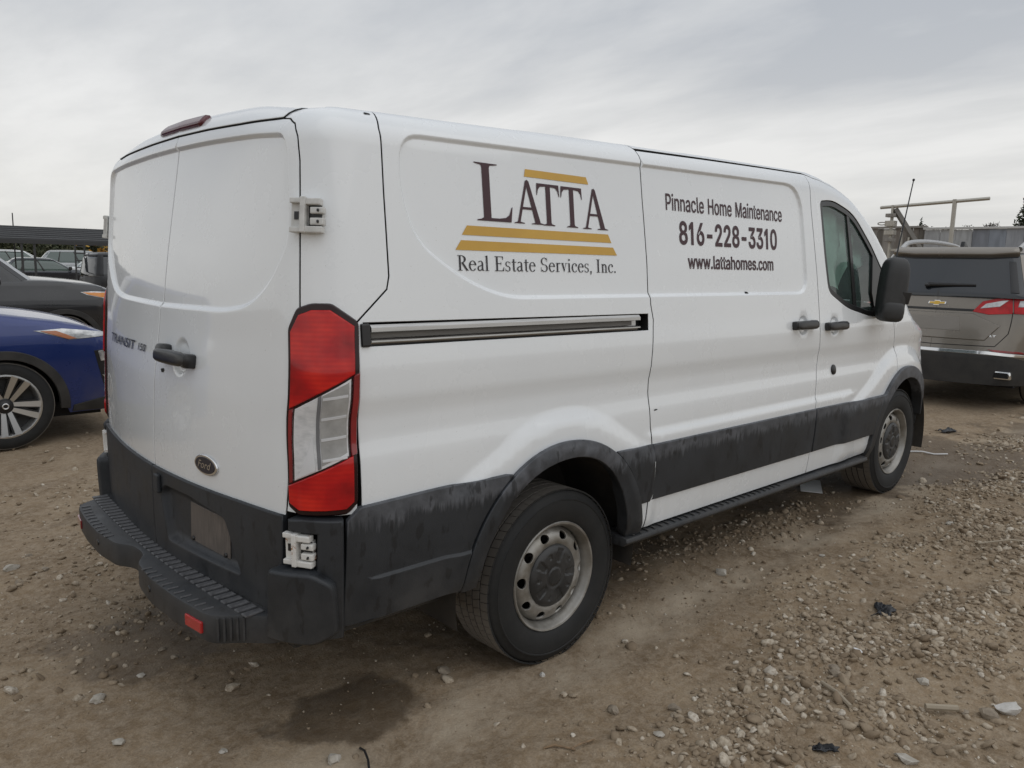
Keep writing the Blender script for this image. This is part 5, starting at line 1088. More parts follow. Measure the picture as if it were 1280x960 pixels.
def car_wheel(parent, R, w, rimr, m_face, m_back, spokes=5, twin=True):
    o = bpy.data.objects.new('wheel', None); COL.objects.link(o); o.parent = parent
    h = w/2; b = MB()
    b.rev([(rimr-0.01,-h*0.75),(rimr+0.01,-h*0.98),((R+rimr)/2,-h*1.05),(R-0.03,-h*0.98),(R-0.008,-h*0.86),(R,-h*0.6),(R,h*0.6),(R-0.01,h*0.88),((R+rimr)/2,h),(rimr-0.01,h*0.8)], 'y', 48); b.build('tyre', TYRE, o, True)
    b = MB(); b.rev([(rimr,-h*0.92),(rimr+0.006,-h*0.97),(rimr-0.008,-h*0.99),(rimr-0.016,-h*0.90),(rimr-0.03,-h*0.6),(rimr-0.03,h*0.8)], 'y', 48); rim = b.build('rim', m_face, o, True, angle=30)
    b = MB(); b.rev([(rimr-0.03,-h*0.15),(0.0,-h*0.15)], 'y', 40); b.rev([(0.15,-h*0.22),(0.15,-h*0.12),(0,-h*0.22)][::-1], 'y', 32); b.build('brake_disc', mat('dark_disc', (0.03,0.03,0.031), 0.5), o, True, fix=False)
    sp = None
    for k in range(spokes):
        a = 2*math.pi*k/spokes
        for s in ((-1, 1) if twin else (0,)):
            if sp is None or True:
                b = MB(); wi, wo = (0.016, 0.026) if twin else (0.03, 0.045); off0 = s*0.020; off1 = s*rimr*0.20
                p = [(0.045, off0-wi), (rimr-0.012, off1-wo), (rimr-0.012, off1+wo), (0.045, off0+wi)]
                b.prism(p, 'y', 0, 0.02); v = []
                for x, y, z in b.v:
                    yy = -h*0.80+0.025*(x/rimr)*-1+y+0.03*(1-x/rimr); v.append((x*math.cos(a)-z*math.sin(a), yy, x*math.sin(a)+z*math.cos(a)))
                b.v = v; b.build('spoke', m_face, rim)
                b = MB(); p = [(0.06, off0-wi-0.012), (rimr-0.014, off1-wo-0.014), (rimr-0.014, off1+wo+0.014), (0.06, off0+wi+0.012)]; b.prism(p, 'y', 0.012, 0.045); v = []
                for x, y, z in b.v: v.append((x*math.cos(a)-z*math.sin(a), -h*0.80-0.025*(x/rimr)+y+0.03*(1-x/rimr), x*math.sin(a)+z*math.cos(a)))
                b.v = v; b.build('spoke_pocket', m_back, rim)
    b = MB(); b.rev([(0.0,-h*0.80-0.004),(0.026,-h*0.80-0.003),(0.032,-h*0.78),(0.06,-h*0.74),(0.07,-h*0.4)], 'y', 24); hb = b.build('hub', m_back, o, True)
    MB().rev([(0.016,-h*0.80-0.007),(0.021,-h*0.80-0.009),(0.026,-h*0.80-0.006)], 'y', 24).build('hub_ring', m_face, hb, True)
    return o
def make_car(name, label, cat, loc, rz, paint, L=4.6, W=1.84, H=1.66, axf=0.92, wb=2.7, zs=0.24, hood=((0.0,0.98),(0.9,1.06),(1.25,1.10)), belt=1.08, R=0.36, arch=0.42,
             gh=(0.10,0.62,0.16,0.75), glass=TINT, clad=True, wheels=('right',), group=None, tumble=0.16, cell=0.08, rimr=0.235, faces=(ALLOY, ALLOYB), rear_drop=0.0, spokes=5, detail=True, rc=0.22, bow=0.16, edge=0.115, mdx=0.0, roofm=None, pillars=True, archh=0.0):
    """x = 0 at the front axle, car points to +x. gh = glasshouse: rear base inset, rear roof inset from the tail, windscreen base and roof set-back from the bonnet line"""
    o = thing(name, label, cat, loc, rz, group); xf = axf; xr = axf-L; hw = W/2
    hp = [(xf-d, z) for d, z in hood][::-1]; xw = hp[0][0]
    top = pchip([xr-0.1, xr+0.12, xr+0.6]+[p[0] for p in hp]+[], [belt-0.03-rear_drop, belt-rear_drop, belt-rear_drop*0.6]+[p[1] for p in hp])
    prof = pchip([0.2, 0.35, 0.55, 0.85, belt, belt+0.2], [0.07, 0.03, 0.012, 0.0, 0.05, 0.08])
    dxf = lambda x, z: -0.10*sstep(xf-0.6, xf, x)*np.clip((z-0.6)/0.5, -0.6, 1.2)+0.06*sstep(xr+0.5, xr, x)*np.clip((z-0.65)/0.4, -0.3, 1.3)
    LS = Shell(xr, xf, hw, rc, bow, top, prof, 0.07, dxf)
    xa, xb = 0.0, -wb
    arcs = lambda x, r, n=18: [(x+r*math.cos(a), R-0.02+archh+r*math.sin(a)) for a in np.linspace(0.12, math.pi-0.12, n)]
    zb = zs+0.0
    low = [(LS.u0, zb), (xb-arch-0.02, zb)]+arcs(xb, arch)[::-1]+[(xa-arch-0.02, zb)]+arcs(xa, arch)[::-1]+[(xa+arch+0.05, zb+0.02), (LS.u1, zb+0.04)]
    poly = low+[(u, LS.vend(u)) for u in np.linspace(LS.u1, LS.u0, 70)]
    for mr in (False, True): panel('body_side', LS, poly, paint, o, cell=cell if not mr else cell*1.5, mirror=mr, gap=0, flange=0.03)
    LS.cap('bonnet', paint, o, 0.05)
    if clad:
        for mr in (False, True):
            for x, nm in ((xa, 'wheel_arch'), (xb, 'wheel_arch')):
                a1 = [(x+(arch+0.055)*math.cos(a), R-0.02+archh+(arch+0.055)*math.sin(a)) for a in np.linspace(-0.10, math.pi+0.10, 30)]
                a2 = [(x+(arch-0.02)*math.cos(a), R-0.02+archh+(arch-0.02)*math.sin(a)) for a in np.linspace(math.pi+0.10, -0.10, 30)]
                panel(nm, LS, a1+a2, PLAST, o, off=0.014, cell=0.06, gap=0, lip=0.006, flange=0.05, mirror=mr)
            panel('sill', LS, [(xb+arch+0.03, zb-0.02), (xa-arch-0.03, zb-0.02), (xa-arch-0.06, zb+0.16), (xb+arch+0.06, zb+0.16)], PLAST, o, off=0.016, cell=0.1, gap=0, mirror=mr)
    # glasshouse
    gr0, gr1, gf0, gf1 = gh
    x0r, x0f = xr+gr0, xw+gf0; x1r, x1f = xr+gr1, xw-gf1
    zb2 = belt-0.04
    def gdx(x, z):
        t = np.clip((z-zb2)/(H-zb2), 0, 1.1); k = (x-x0r)/(x0f-x0r); return t*((x1r-x0r)*(1-k)+(x1f-x0f)*k)
    gtop = lambda x: H-0.05*((np.asarray(x, float)-(x0r+x0f)/2)/((x0f-x0r)/2))**2*0.6
    gprof = lambda z: 0.06+tumble*np.clip((np.asarray(z, float)-zb2)/(H-zb2), 0, 1.1)
    GS = Shell(x0r, x0f, hw, 0.16, 0.12, gtop, gprof, 0.07, gdx)
    gp = [(GS.u0, zb2-0.05), (GS.u1, zb2-0.05)]+[(u, GS.vend(u)-0.03) for u in np.linspace(GS.u1, GS.u0, 50)]
    for mr in (False, True): panel('window_band', GS, gp, glass, o, cell=cell*1.2, gap=0, mirror=mr, flange=0.002, lip=0.001)
    GS.cap('roof', roofm or paint, o, 0.04, off=0.004)
    hgt = lambda u: GS.vend(u)
    for mr in (False, True):
        rail = [(u, hgt(u)-edge) for u in np.linspace(GS.u0, GS.u1, 50)]+[(u, hgt(u)) for u in np.linspace(GS.u1, GS.u0, 50)]
        panel('roof_edge', GS, rail, paint, o, off=0.005, cell=cell, gap=0, mirror=mr)
        if pillars:
            sr = GS.u[np.argmin(np.abs(GS.y+hw))]
            for ua, ub, m, sl in ((x0r+0.10, x0r+0.30, paint, 0.0), (x0f-0.26, x0f-0.14, paint, 0.0), (x0r+(x0f-x0r)*0.55, x0r+(x0f-x0r)*0.55+0.07, PLAST, 0), (x0r+(x0f-x0r)*0.27, x0r+(x0f-x0r)*0.27+0.07, PLAST, 0)):
                panel('pillar', GS, [(ua, zb2-0.02), (ub, zb2-0.02), (ub+sl, hgt(ub)-0.09), (ua+sl, hgt(ua)-0.09)], m, o, off=0.005, cell=cell, gap=0, mirror=mr)
    # wheels
    w0 = car_wheel(o, R, 0.22, rimr, *faces, spokes=spokes)
    for i, (x, s) in enumerate(((xa, -1), (xb, -1), (xa, 1), (xb, 1))):
        w = w0 if i == 0 else copy_tree(w0, o); w.location = (x, s*(hw-0.13), R-0.005); w.rotation_euler = (0, 0.3*i+0.2, 0 if s < 0 else math.pi)
    b = MB(); b.box((xr+0.2, -hw+0.15, zs-0.02), (xf-0.25, hw-0.15, zs+0.1)); b.box((xb-arch, -hw+0.28, zs), (xb+arch, hw-0.28, 0.8)); b.box((xa-arch, -hw+0.28, zs), (xa+arch, hw-0.28, 0.8)); b.build('underbody', DARK, o)
    if detail:
        for s in (-1, 1):
            b = MB(); b.sphere((x0f-0.30+mdx, s*(hw+0.08), belt+0.06), (0.07, 0.11, 0.075), 14, 0.6); b.build('door_mirror', PLAST if not clad else paint, o, True)
    return o, LS, GS, dict(xf=xf, xr=xr, hw=hw, belt=belt, x0r=x0r, x0f=x0f, zs=zs, hgt=hgt)
# ---- blue SUV beside the van, nose to the right
BLUE = car_paint('deep_blue_paint', (0.011,0.030,0.150), 0.3)
rog, LS, GS, c = make_car('parked_suv', 'blue SUV with amber side marker in its headlamp, parked alongside the van', 'suv', (-0.90, 5.37, -0.05), 0.0, BLUE, L=4.65, W=1.84, H=1.69, axf=1.0, rc=0.15, bow=0.10, wb=2.70, hood=((0.0,0.93),(0.35,1.02),(0.8,1.10),(1.3,1.16)), belt=1.12, R=0.37, arch=0.425, cell=0.05, rimr=0.262)
hl = panel('headlight', LS, [(0.22,0.988),(0.50,0.900),(0.78,0.915),(1.02,0.922),(1.03,0.945),(0.72,0.975),(0.45,1.002)], LAMP, rog, off=0.006, cell=0.03)
panel('amber_marker', LS, [(0.27,0.984),(0.49,0.906),(0.57,0.911),(0.40,0.984)], AMBERDK, hl, off=0.012, cell=0.03, gap=0.001)
panel('fog_pocket', LS, [(0.74,0.48),(0.70,0.80),(0.94,0.82),(1.02,0.50)], BLACK, rog, off=0.004, cell=0.04)
panel('lower_lamp', LS, [(0.745,0.70),(0.735,0.795),(0.93,0.81),(0.94,0.71)], LAMP, rog, off=0.010, cell=0.03)
panel('bumper_trim', LS, [(0.74,0.58),(0.75,0.56),(0.96,0.53),(0.955,0.555)], CHROME, rog, off=0.010, cell=0.03, gap=0, lip=0.001)
panel('lower_valance', LS, [(0.49,0.27),(0.50,0.33),(0.80,0.40),(LS.u1,0.42),(LS.u1,0.26)], PLAST, rog, off=0.010, cell=0.05)
panel('grille', LS, [(1.18,0.50),(1.10,0.90),(LS.u1,0.92),(LS.u1,0.48)], BLACK, rog, off=0.006, cell=0.06)
panel('shut_line', LS, [(-0.60,0.30),(-0.60,1.07),(-0.592,1.07),(-0.592,0.30)], DARK, rog, off=0.0012, cell=0.05, gap=0, lip=0.0003, flange=0.001)
# ---- dark SUV behind it
CHAR = car_paint('black_pearl_paint', (0.010,0.011,0.014), 0.2); DULL = car_paint('dull_black_paint', (0.007,0.008,0.010), 0.0, 0.5); DULL.node_tree.nodes['Principled BSDF'].inputs['Coat Weight'].default_value = 0.15
exp_, LS, GS, c = make_car('parked_suv', 'black SUV with amber headlamp corner, behind the blue SUV', 'suv', (0.72, 10.3, -0.02), 0.0, CHAR, L=5.0, W=2.0, H=1.79, axf=0.92, wb=2.86, hood=((0.0,1.02),(0.25,1.13),(0.7,1.20),(1.25,1.24)), belt=1.17, R=0.375, arch=0.43, cell=0.07, rimr=0.25, gh=(0.10,0.5,0.22,0.60), mdx=-0.42)
hl = panel('headlight', LS, [(0.20,1.075),(0.30,1.025),(0.50,0.985),(0.62,0.955),(0.98,0.91),(1.0,1.03),(0.65,1.075),(0.40,1.085)], LAMP, exp_, off=0.006, cell=0.04)
panel('amber_marker', LS, [(0.24,1.070),(0.32,1.032),(0.50,0.995),(0.60,0.99),(0.62,1.060)], AMBER, hl, off=0.012, cell=0.03, gap=0.001)
panel('pillar_trim', GS, [(c['x0f']-0.16,1.14),(c['x0f']-0.07,1.14),(c['x0f']-0.07,1.76),(c['x0f']-0.16,1.76)], mat('bright_trim', (0.5,0.51,0.52), 0.3, 0.5), exp_, off=0.012, cell=0.06, gap=0)
MB().box((-0.9,-0.86,1.245), (-0.55,0.86,1.262), None, 0.006).build('wiper_cowl', BLACK, exp_)
# ---- bronze SUV ahead of the van, tail towards it
BRONZE = car_paint('bronze_paint', (0.205,0.183,0.155), 0.4, 0.2)
eq, LS, GS, c = make_car('parked_suv', 'bronze grey SUV with roof rails seen from its tail, ahead of the van', 'suv', (10.62, 0.09, 0.20), 0.0, BRONZE, L=4.65, W=1.84, H=1.665, axf=0.93, wb=2.72, belt=1.23, hood=((0.0,0.93),(0.35,1.0),(0.8,1.08),(1.3,1.22)), R=0.36, arch=0.42, cell=0.05, rimr=0.24, gh=(0.06,0.40,0.16,0.75), tumble=0.20, edge=0.07, rc=0.30, bow=0.20)
u0 = LS.u0; g0 = GS.u0
def mirr(surf, uu):
    def f(a, v, off=0.0):
        a = np.asarray(a, float); l = a < uu; X = surf(np.where(l, 2*uu-a, a), v, off); return np.where(l[..., None], X*[1, -1, 1], X)
    return f
LR = mirr(LS, u0); GR = mirr(GS, g0)
panel('rear_bumper', LR, [(u0-1.30,0.24),(u0-1.30,0.44),(u0-0.70,0.555),(u0+0.70,0.555),(u0+1.30,0.44),(u0+1.30,0.24)], PLAST, eq, off=0.022, cell=0.05)
panel('bumper_strip', LR, [(u0-0.98,0.535),(u0-0.55,0.56),(u0+0.55,0.56),(u0+0.98,0.535),(u0+0.96,0.562),(u0+0.55,0.595),(u0-0.55,0.595),(u0-0.96,0.562)], CHROME, eq, off=0.030, cell=0.04, gap=0)
for s in (1, -1):
    w = lambda L_: [(u0+s*a, z) for a, z in L_]
    panel('bumper_reflector', LR, w([(0.54,0.615),(0.86,0.60),(0.92,0.575),(0.60,0.585)]), REDDARK, eq, off=0.012, cell=0.04, gap=0)
    tl = panel('tail_light', LR, w([(0.35,0.995),(0.44,1.105),(0.62,1.155),(0.72,1.165),(0.72,0.985),(0.50,0.968)]), REDL2, eq, off=0.012, cell=0.03)
    tl2 = panel('tail_light', LR, w([(0.728,0.985),(0.728,1.166),(0.95,1.180),(1.20,1.16),(1.14,1.0),(0.9,0.98)]), REDL2, eq, off=0.012, cell=0.03)
    panel('clear_lens', LR, w([(0.42,1.028),(0.475,1.082),(0.62,1.118),(0.685,1.125),(0.60,1.055)]), LAMP, tl, off=0.017, cell=0.03, gap=0)
    panel('clear_lens', LR, w([(0.765,1.055),(0.785,1.120),(0.92,1.135),(1.02,1.130),(0.92,1.06)]), LAMP, tl2, off=0.017, cell=0.03, gap=0)
    for A, B in (((0.722,1.0),(0.700,0.78)), ((0.700,0.78),(0.60,0.645)), ((0.60,0.645),(0.0,0.635))):
        d = np.array(B)-np.array(A); nn = np.array([-d[1], d[0]])/np.hypot(*d)*0.004
        panel('shut_line', LR, w([tuple(np.array(A)+nn), tuple(np.array(B)+nn), tuple(np.array(B)-nn), tuple(np.array(A)-nn)]), DARK, eq, off=0.0015, cell=0.05, gap=0, lip=0.0003, flange=0.001)
    b = MB(); M = Matrix.Translation((0, 0, 0)); y = -s*0.68
    b.prism([(y-0.085,0.315),(y+0.085,0.315),(y+0.075,0.395),(y-0.075,0.395)], 'x', c['xr']+0.06, c['xr']+0.30); ex = b.build('exhaust_tip', CHROME, eq, bev=0.008)
    MB().prism([(y-0.070,0.327),(y+0.070,0.327),(y+0.062,0.383),(y-0.062,0.383)], 'x', c['xr']+0.055, c['xr']+0.09).build('exhaust_mouth', DARK, ex)
    pts = []
    for t in np.linspace(0, 1, 14):
        x = c['xr']+0.52+2.1*t; pts.append((x, s*(0.60+0.04*math.sin(math.pi*t)), c['hgt'](GS.u0+1.0)-0.030+0.115*math.sin(math.pi*min(1, max(0, t)))**0.35))
    MB().tube(pts, 0.026, 8).build('roof_rail', ALU, eq, True)
    panel('pillar_trim', GR, [(g0+s*0.72,1.20),(g0+s*0.80,1.20),(g0+s*0.80,1.52),(g0+s*0.72,1.52)], BLACK, eq, off=0.007, cell=0.05, gap=0)
sp = panel('tailgate_spoiler', GR, [(g0-0.84,1.590),(g0-0.5,1.575),(g0+0.5,1.575),(g0+0.84,1.590),(g0+0.86,1.655),(g0-0.86,1.655)], BRONZE, eq, off=0.055, cell=0.06, lip=0.018, flange=0.06)
panel('tailgate', LR, [(u0-0.62,0.86),(u0-0.50,0.70),(u0+0.50,0.70),(u0+0.62,0.86),(u0+0.36,0.975),(u0-0.36,0.975)], BRONZE, eq, off=0.010, cell=0.05, lip=0.010, gap=0)
panel('tailgate_groove', LR, [(u0-0.37,0.995),(u0+0.37,0.995),(u0+0.37,1.02),(u0-0.37,1.02)], BLACK, eq, off=0.004, cell=0.05, gap=0)
panel('plate_recess', LR, [(u0-0.26,0.79),(u0+0.26,0.79),(u0+0.24,0.93),(u0-0.24,0.93)], car_paint('bronze_paint_dusty', (0.22,0.20,0.175), 0.35, 0.45), eq, off=0.013, cell=0.05, gap=0)
bt = rounded([(-0.078,-0.012),(-0.026,-0.012),(-0.033,-0.024),(0.026,-0.024),(0.020,-0.012),(0.078,-0.012),(0.084,0.012),(0.033,0.012),(0.026,0.024),(-0.026,0.024),(-0.020,0.012),(-0.072,0.012)], 0.003, 2)
em = panel('emblem', LR, [(u0+x*1.15, 1.072+z*1.15) for x, z in bt], CHROME, eq, off=0.012, cell=0.03, gap=0, lip=0.002, flange=0.012)
panel('emblem_field', LR, [(u0+x*1.0, 1.072+z*0.85) for x, z in bt], mat('emblem_gold', (0.62,0.40,0.08), 0.3, 0.6), em, off=0.0145, cell=0.03, gap=0, lip=0.001, flange=0.004)
text_on('model_lettering', 'LT', LR, (u0+0.54, 0.742, u0+0.595, 0.762), CHROME, eq, 0.02, 0, 0.004)
b = MB(); b.tube([(c['xr']+0.085,0.12,1.262),(c['xr']+0.125,-0.34,1.268)], [0.022,0.012], 8); b.sphere((c['xr']+0.085,0.12,1.255), (0.03,0.035,0.022), 10); b.build('rear_wiper', BLACK, eq, True)
b = MB(); b.prism([(c['xr']+0.62,1.655),(c['xr']+0.82,1.655),(c['xr']+0.72,1.735),(c['xr']+0.66,1.74)], 'y', -0.02, 0.02); b.build('roof_fin', BLACK, eq, bev=0.008)
# ---- cars further back on the left
SILV = car_paint('silver_paint', (0.34,0.35,0.36), 0.5); WHT2 = car_paint('white_car_paint', (0.62,0.63,0.63), 0.0); NAVY = car_paint('dark_slate_paint', (0.020,0.023,0.032), 0.3)
GREENG = mat('car_side_glass', (0.10,0.135,0.125), 0.08, coat=0.5)
make_car('parked_sedan', 'dark slate sedan with pale window trim, under the shed roof', 'car', (8.1, 37.0, -0.05), math.radians(-8), NAVY, L=4.8, W=1.82, H=1.45, axf=0.95, wb=2.78, hood=((0.0,0.72),(0.4,0.82),(0.9,0.90),(1.35,0.97)), belt=0.96, R=0.33, arch=0.38, gh=(0.55,1.15,0.10,0.85), glass=GREENG, clad=False, cell=0.16, rear_drop=0.02)
bk, LS, GS, c = make_car('parked_suv', 'black SUV with a pink cloth in its side window, tail just left of the van', 'suv', (8.35, 22.6, 0.0), 0.0, DULL, L=4.9, W=1.9, H=1.66, axf=0.9, wb=2.9, hood=((0.0,0.95),(0.4,1.05),(1.3,1.10)), belt=1.05, gh=(0.05,0.20,0.16,0.75), clad=False, cell=0.12)
panel('pink_cloth', GS, [(c['x0r']+0.42,1.09),(c['x0r']+0.62,1.08),(c['x0r']+0.57,1.30),(c['x0r']+0.48,1.42),(c['x0r']+0.46,1.25)], mat('pink_fabric', (0.42,0.16,0.19), 0.9), bk, off=0.010, cell=0.06, gap=0)
make_car('parked_suv', 'white SUV showing only its roof and windows, left end behind the slate sedan', 'suv', (8.6, 45.5, 0.12), math.radians(-10), WHT2, L=4.6, W=1.84, H=1.62, clad=False, cell=0.18, glass=GREENG)
make_car('parked_suv', 'grey SUV with sloping screen, right behind the slate sedan', 'suv', (11.4, 43.5, 0.1), math.radians(-14), SILV, L=4.7, W=1.86, H=1.68, clad=False, cell=0.18, glass=GREENG)
make_car('parked_sedan', 'white sedan with its bonnet showing beside the black SUV', 'car', (11.5, 39.6, 0.02), math.radians(-6), WHT2, L=4.6, W=1.8, H=1.36, axf=0.9, hood=((0.0,0.72),(0.4,0.82),(0.9,0.92),(1.35,0.99)), belt=0.97, R=0.33, arch=0.38, gh=(0.55,1.15,0.10,0.85), clad=False, cell=0.18, glass=GREENG)
# ---- cars past the bronze SUV
make_car('parked_sedan', 'pale blue car mostly hidden past the bronze SUV', 'car', (17.2, 6.3, 0.28), math.radians(2), car_paint('pale_blue_paint', (0.22,0.30,0.37), 0.4), L=4.6, W=1.82, H=1.52, axf=0.9, hood=((0.0,0.75),(0.4,0.85),(0.9,0.94),(1.35,1.0)), belt=1.0, R=0.33, arch=0.38, gh=(0.35,0.95,0.10,0.85), clad=False, cell=0.16)
# ================================================================ shed roof on posts, left
OLDTIN = mat('dark_roof_sheet', (0.05,0.052,0.056), 0.5, build=varied((0.035,0.037,0.040), (0.075,0.077,0.081), 3, (0.4, 0.65), mscale=(0.2, 3, 3)))
POST = mat('dark_post', (0.035,0.036,0.038), 0.6)
sh = thing('open_shed', 'low open shed with dark ribbed roof on thin posts, left of the van', 'shed', (5.0, 29.0, 0))
for k in range(7):                                         # seven overlapping roof courses
    z0 = 2.04+0.078*k; y0 = 29.0+0.42*k
    b = MB(); b.prism([(y0-29.0, z0), (y0-29.0+0.46, z0+0.07), (y0-29.0+0.46, z0+0.10), (y0-29.0, z0+0.075)], 'x', -9.0, 3.2); b.build('roof_sheet', OLDTIN, sh)
MB().box((-9.0,-0.06,1.92), (3.2,0.0,2.05)).build('fascia', POST, sh)
for i, x in enumerate((-8.2, -4.4, -0.86, -0.47, 2.9)):
    MB().box((x-0.035,-0.035,0), (x+0.035,0.035,1.95), None, 0.01).build('post', POST, sh)
    if i in (0, 4): MB().box((x-0.05,2.6,0), (x+0.05,2.7,2.5), None, 0.01).build('post', POST, sh)
ld = thing('ladder', 'short dark ladder rack standing under the shed roof', 'ladder', (5.62, 28.2, 0))
for s in (0, 0.30): MB().box((s-0.025,-0.025,0), (s+0.025,0.025,2.0), None, 0.005).build('rail', POST, ld)
for k in range(7): MB().box((0,-0.02,0.35+k*0.25), (0.30,0.02,0.39+k*0.25)).build('rung', POST, ld)
b = MB(); b.tube([(0,0,0),(0,0,3.1)], [0.03,0.02], 8); tag(b.build('utility_mast', POST, None, True, (4.6, 32.5, 0)), 'thin dark mast rising behind the shed roof', 'mast')
# ================================================================ plank and sheet fences, hoist, right
def plank_fence(name, label, A, B, z0, z1, n, m, pm, lean=0.02, rail=None):
    A = np.array(A); B = np.array(B); L_ = np.hypot(*(B-A)); rz = math.atan2(*(B-A)[::-1]); o = thing(name, label, 'fence', (*A, 0), rz); w = L_/n
    for k in range(n):
        h = z1+rng.normal(0, lean); b = MB(); d = 0.03*rng.random(); b.box((k*w+0.003,-0.03-d,z0), ((k+1)*w-0.003,0.0-d,h), None, 0.006); pk = b.build(pm, m[rng.integers(len(m))], o)
    b = MB(); b.box((0,0.003,z0), (L_,0.018,z1-0.10)); b.box((0,0.02,z1-0.35), (L_,0.08,z1-0.22)); b.box((0,0.02,z0+0.3), (L_,0.08,z0+0.45)); b.build('back_rail_and_sky_block', POST, o)  # rails, plus a dark sheet added to block bright sky between boards
    if rail: MB().box((-0.05,-0.12,z1+0.01), (L_+0.05,0.06,z1+0.09), None, 0.01).build('top_rail', rail, o)
    return o
OLDW = [mat('weathered_plank_%s' % nme, c, 0.85, build=varied(tuple(x*0.75 for x in c), tuple(x*1.25 for x in c), 5, (0.8, 0.95), mscale=(2, 2, 0.3))) for nme, c in (('brown', (0.20,0.18,0.16)), ('grey', (0.26,0.245,0.225)), ('dark', (0.15,0.138,0.122)))]
TIN = [mat('weathered_sheet_%s' % nme, c, 0.6, build=varied(tuple(x*0.75 for x in c), tuple(x*1.25 for x in c), 3, (0.5, 0.75), mscale=(2, 2, 0.4))) for nme, c in (('blue', (0.22,0.245,0.285)), ('slate', (0.27,0.285,0.31)), ('pale', (0.36,0.37,0.38)), ('steel', (0.19,0.205,0.235)))]
PALE = mat('pale_timber', (0.42,0.40,0.35), 0.7, build=varied((0.34,0.32,0.275), (0.50,0.48,0.43), 6, mscale=(4, 4, 0.6)))
plank_fence('plank_fence', 'weathered brown plank fence past the van mirror', (30.2, 15.5), (30.2, 8.75), 0.2, 3.30, 30, OLDW, 'plank', 0.03, OLDW[1])
plank_fence('sheet_fence', 'tall blue grey sheet fence with pale top rail', (30.0, 8.70), (30.6, -6.0), 0.2, 3.22, 27, TIN, 'sheet', 0.015, mat('pale_rail', (0.52,0.52,0.51), 0.6))
ho = thing('hoist_frame', 'pale timber hoist frame with long crossbeam above the fence', 'hoist', (28.8, 0, 0))
def bm_box(a, b_, nm, m=PALE, par=ho): MB().box(a, b_, None, 0.01).build(nm, m, par)
b = MB(); b.tube([(0,9.95,4.02),(0,6.25,4.20)], 0.06, 4); b.build('crossbeam', PALE, ho)
bm_box((-0.06,7.30,0.2), (0.06,7.42,4.22), 'post'); bm_box((-0.06,9.45,0.2), (0.06,9.53,4.10), 'post'); bm_box((-0.06,9.05,0.2), (0.06,9.12,3.1), 'post'); bm_box((-0.05,8.78,0.2), (0.05,8.84,2.9), 'post')
b = MB(); b.tube([(0.05,9.42,3.95),(0.05,8.35,2.4)], 0.11, 4); b.build('brace', mat('dark_timber', (0.16,0.15,0.135), 0.8), ho)
for z, h in ((3.72, 0.13), (3.42, 0.20), (3.08, 0.16), (2.80, 0.12)): bm_box((-0.16,9.33,z-h/2), (0.12,9.68,z+h/2), 'winch_block', PALE if h > 0.15 else OLDW[1])
b = MB(); b.tube([(-0.05,9.68+0.14+0.16*math.cos(a),3.42+0.05*math.sin(a)) for a in np.linspace(0, 2*math.pi, 15)], 0.02, 6, False); b.build('cable_loop', OLDW[1], ho, True)
for k in range(3): bm_box((-0.02,8.8,1.2+0.6*k), (0.02,9.5,1.28+0.6*k), 'ladder_rung')
# ================================================================ trees
BARK = mat('bark', (0.07,0.058,0.046), 0.9)
def leaf_mat(nm, a, b_, c):
    def f(t, bs):
        g = nd(t, 'ShaderNodeNewGeometry'); t.links.new(ramp(t, g.outputs['Random Per Island'], [(0.0, a), (0.5, b_), (1.0, c)]), bs.inputs['Base Color'])
    return mat(nm, b_, 0.8, spec=0.2, build=f)
LEAF_D = leaf_mat('conifer_needles', (0.028,0.040,0.026), (0.045,0.058,0.036), (0.070,0.080,0.050))
LEAF_A = leaf_mat('autumn_leaves', (0.075,0.068,0.035), (0.12,0.105,0.055), (0.19,0.145,0.060))
LEAF_G = leaf_mat('dull_leaves', (0.045,0.055,0.032), (0.07,0.078,0.045), (0.105,0.105,0.062))
TWIG = leaf_mat('bare_twigs', (0.085,0.075,0.066), (0.12,0.108,0.096), (0.17,0.155,0.14))
def leaf_quads(P, size, stretch=1.0):
    n = len(P); a = rng.normal(size=(n, 3)); a /= np.linalg.norm(a, axis=1)[:, None]; b_ = np.cross(a, rng.normal(size=(n, 3))); b_ /= np.linalg.norm(b_, axis=1)[:, None]
    s = (size*rng.uniform(0.5, 1.3, n))[:, None]; V = np.stack([P-a*s*stretch, P+b_*s*0.45, P+a*s*stretch, P-b_*s*0.45], 1).reshape(-1, 3)
    return V.tolist(), (np.arange(n*4).reshape(n, 4)).tolist()
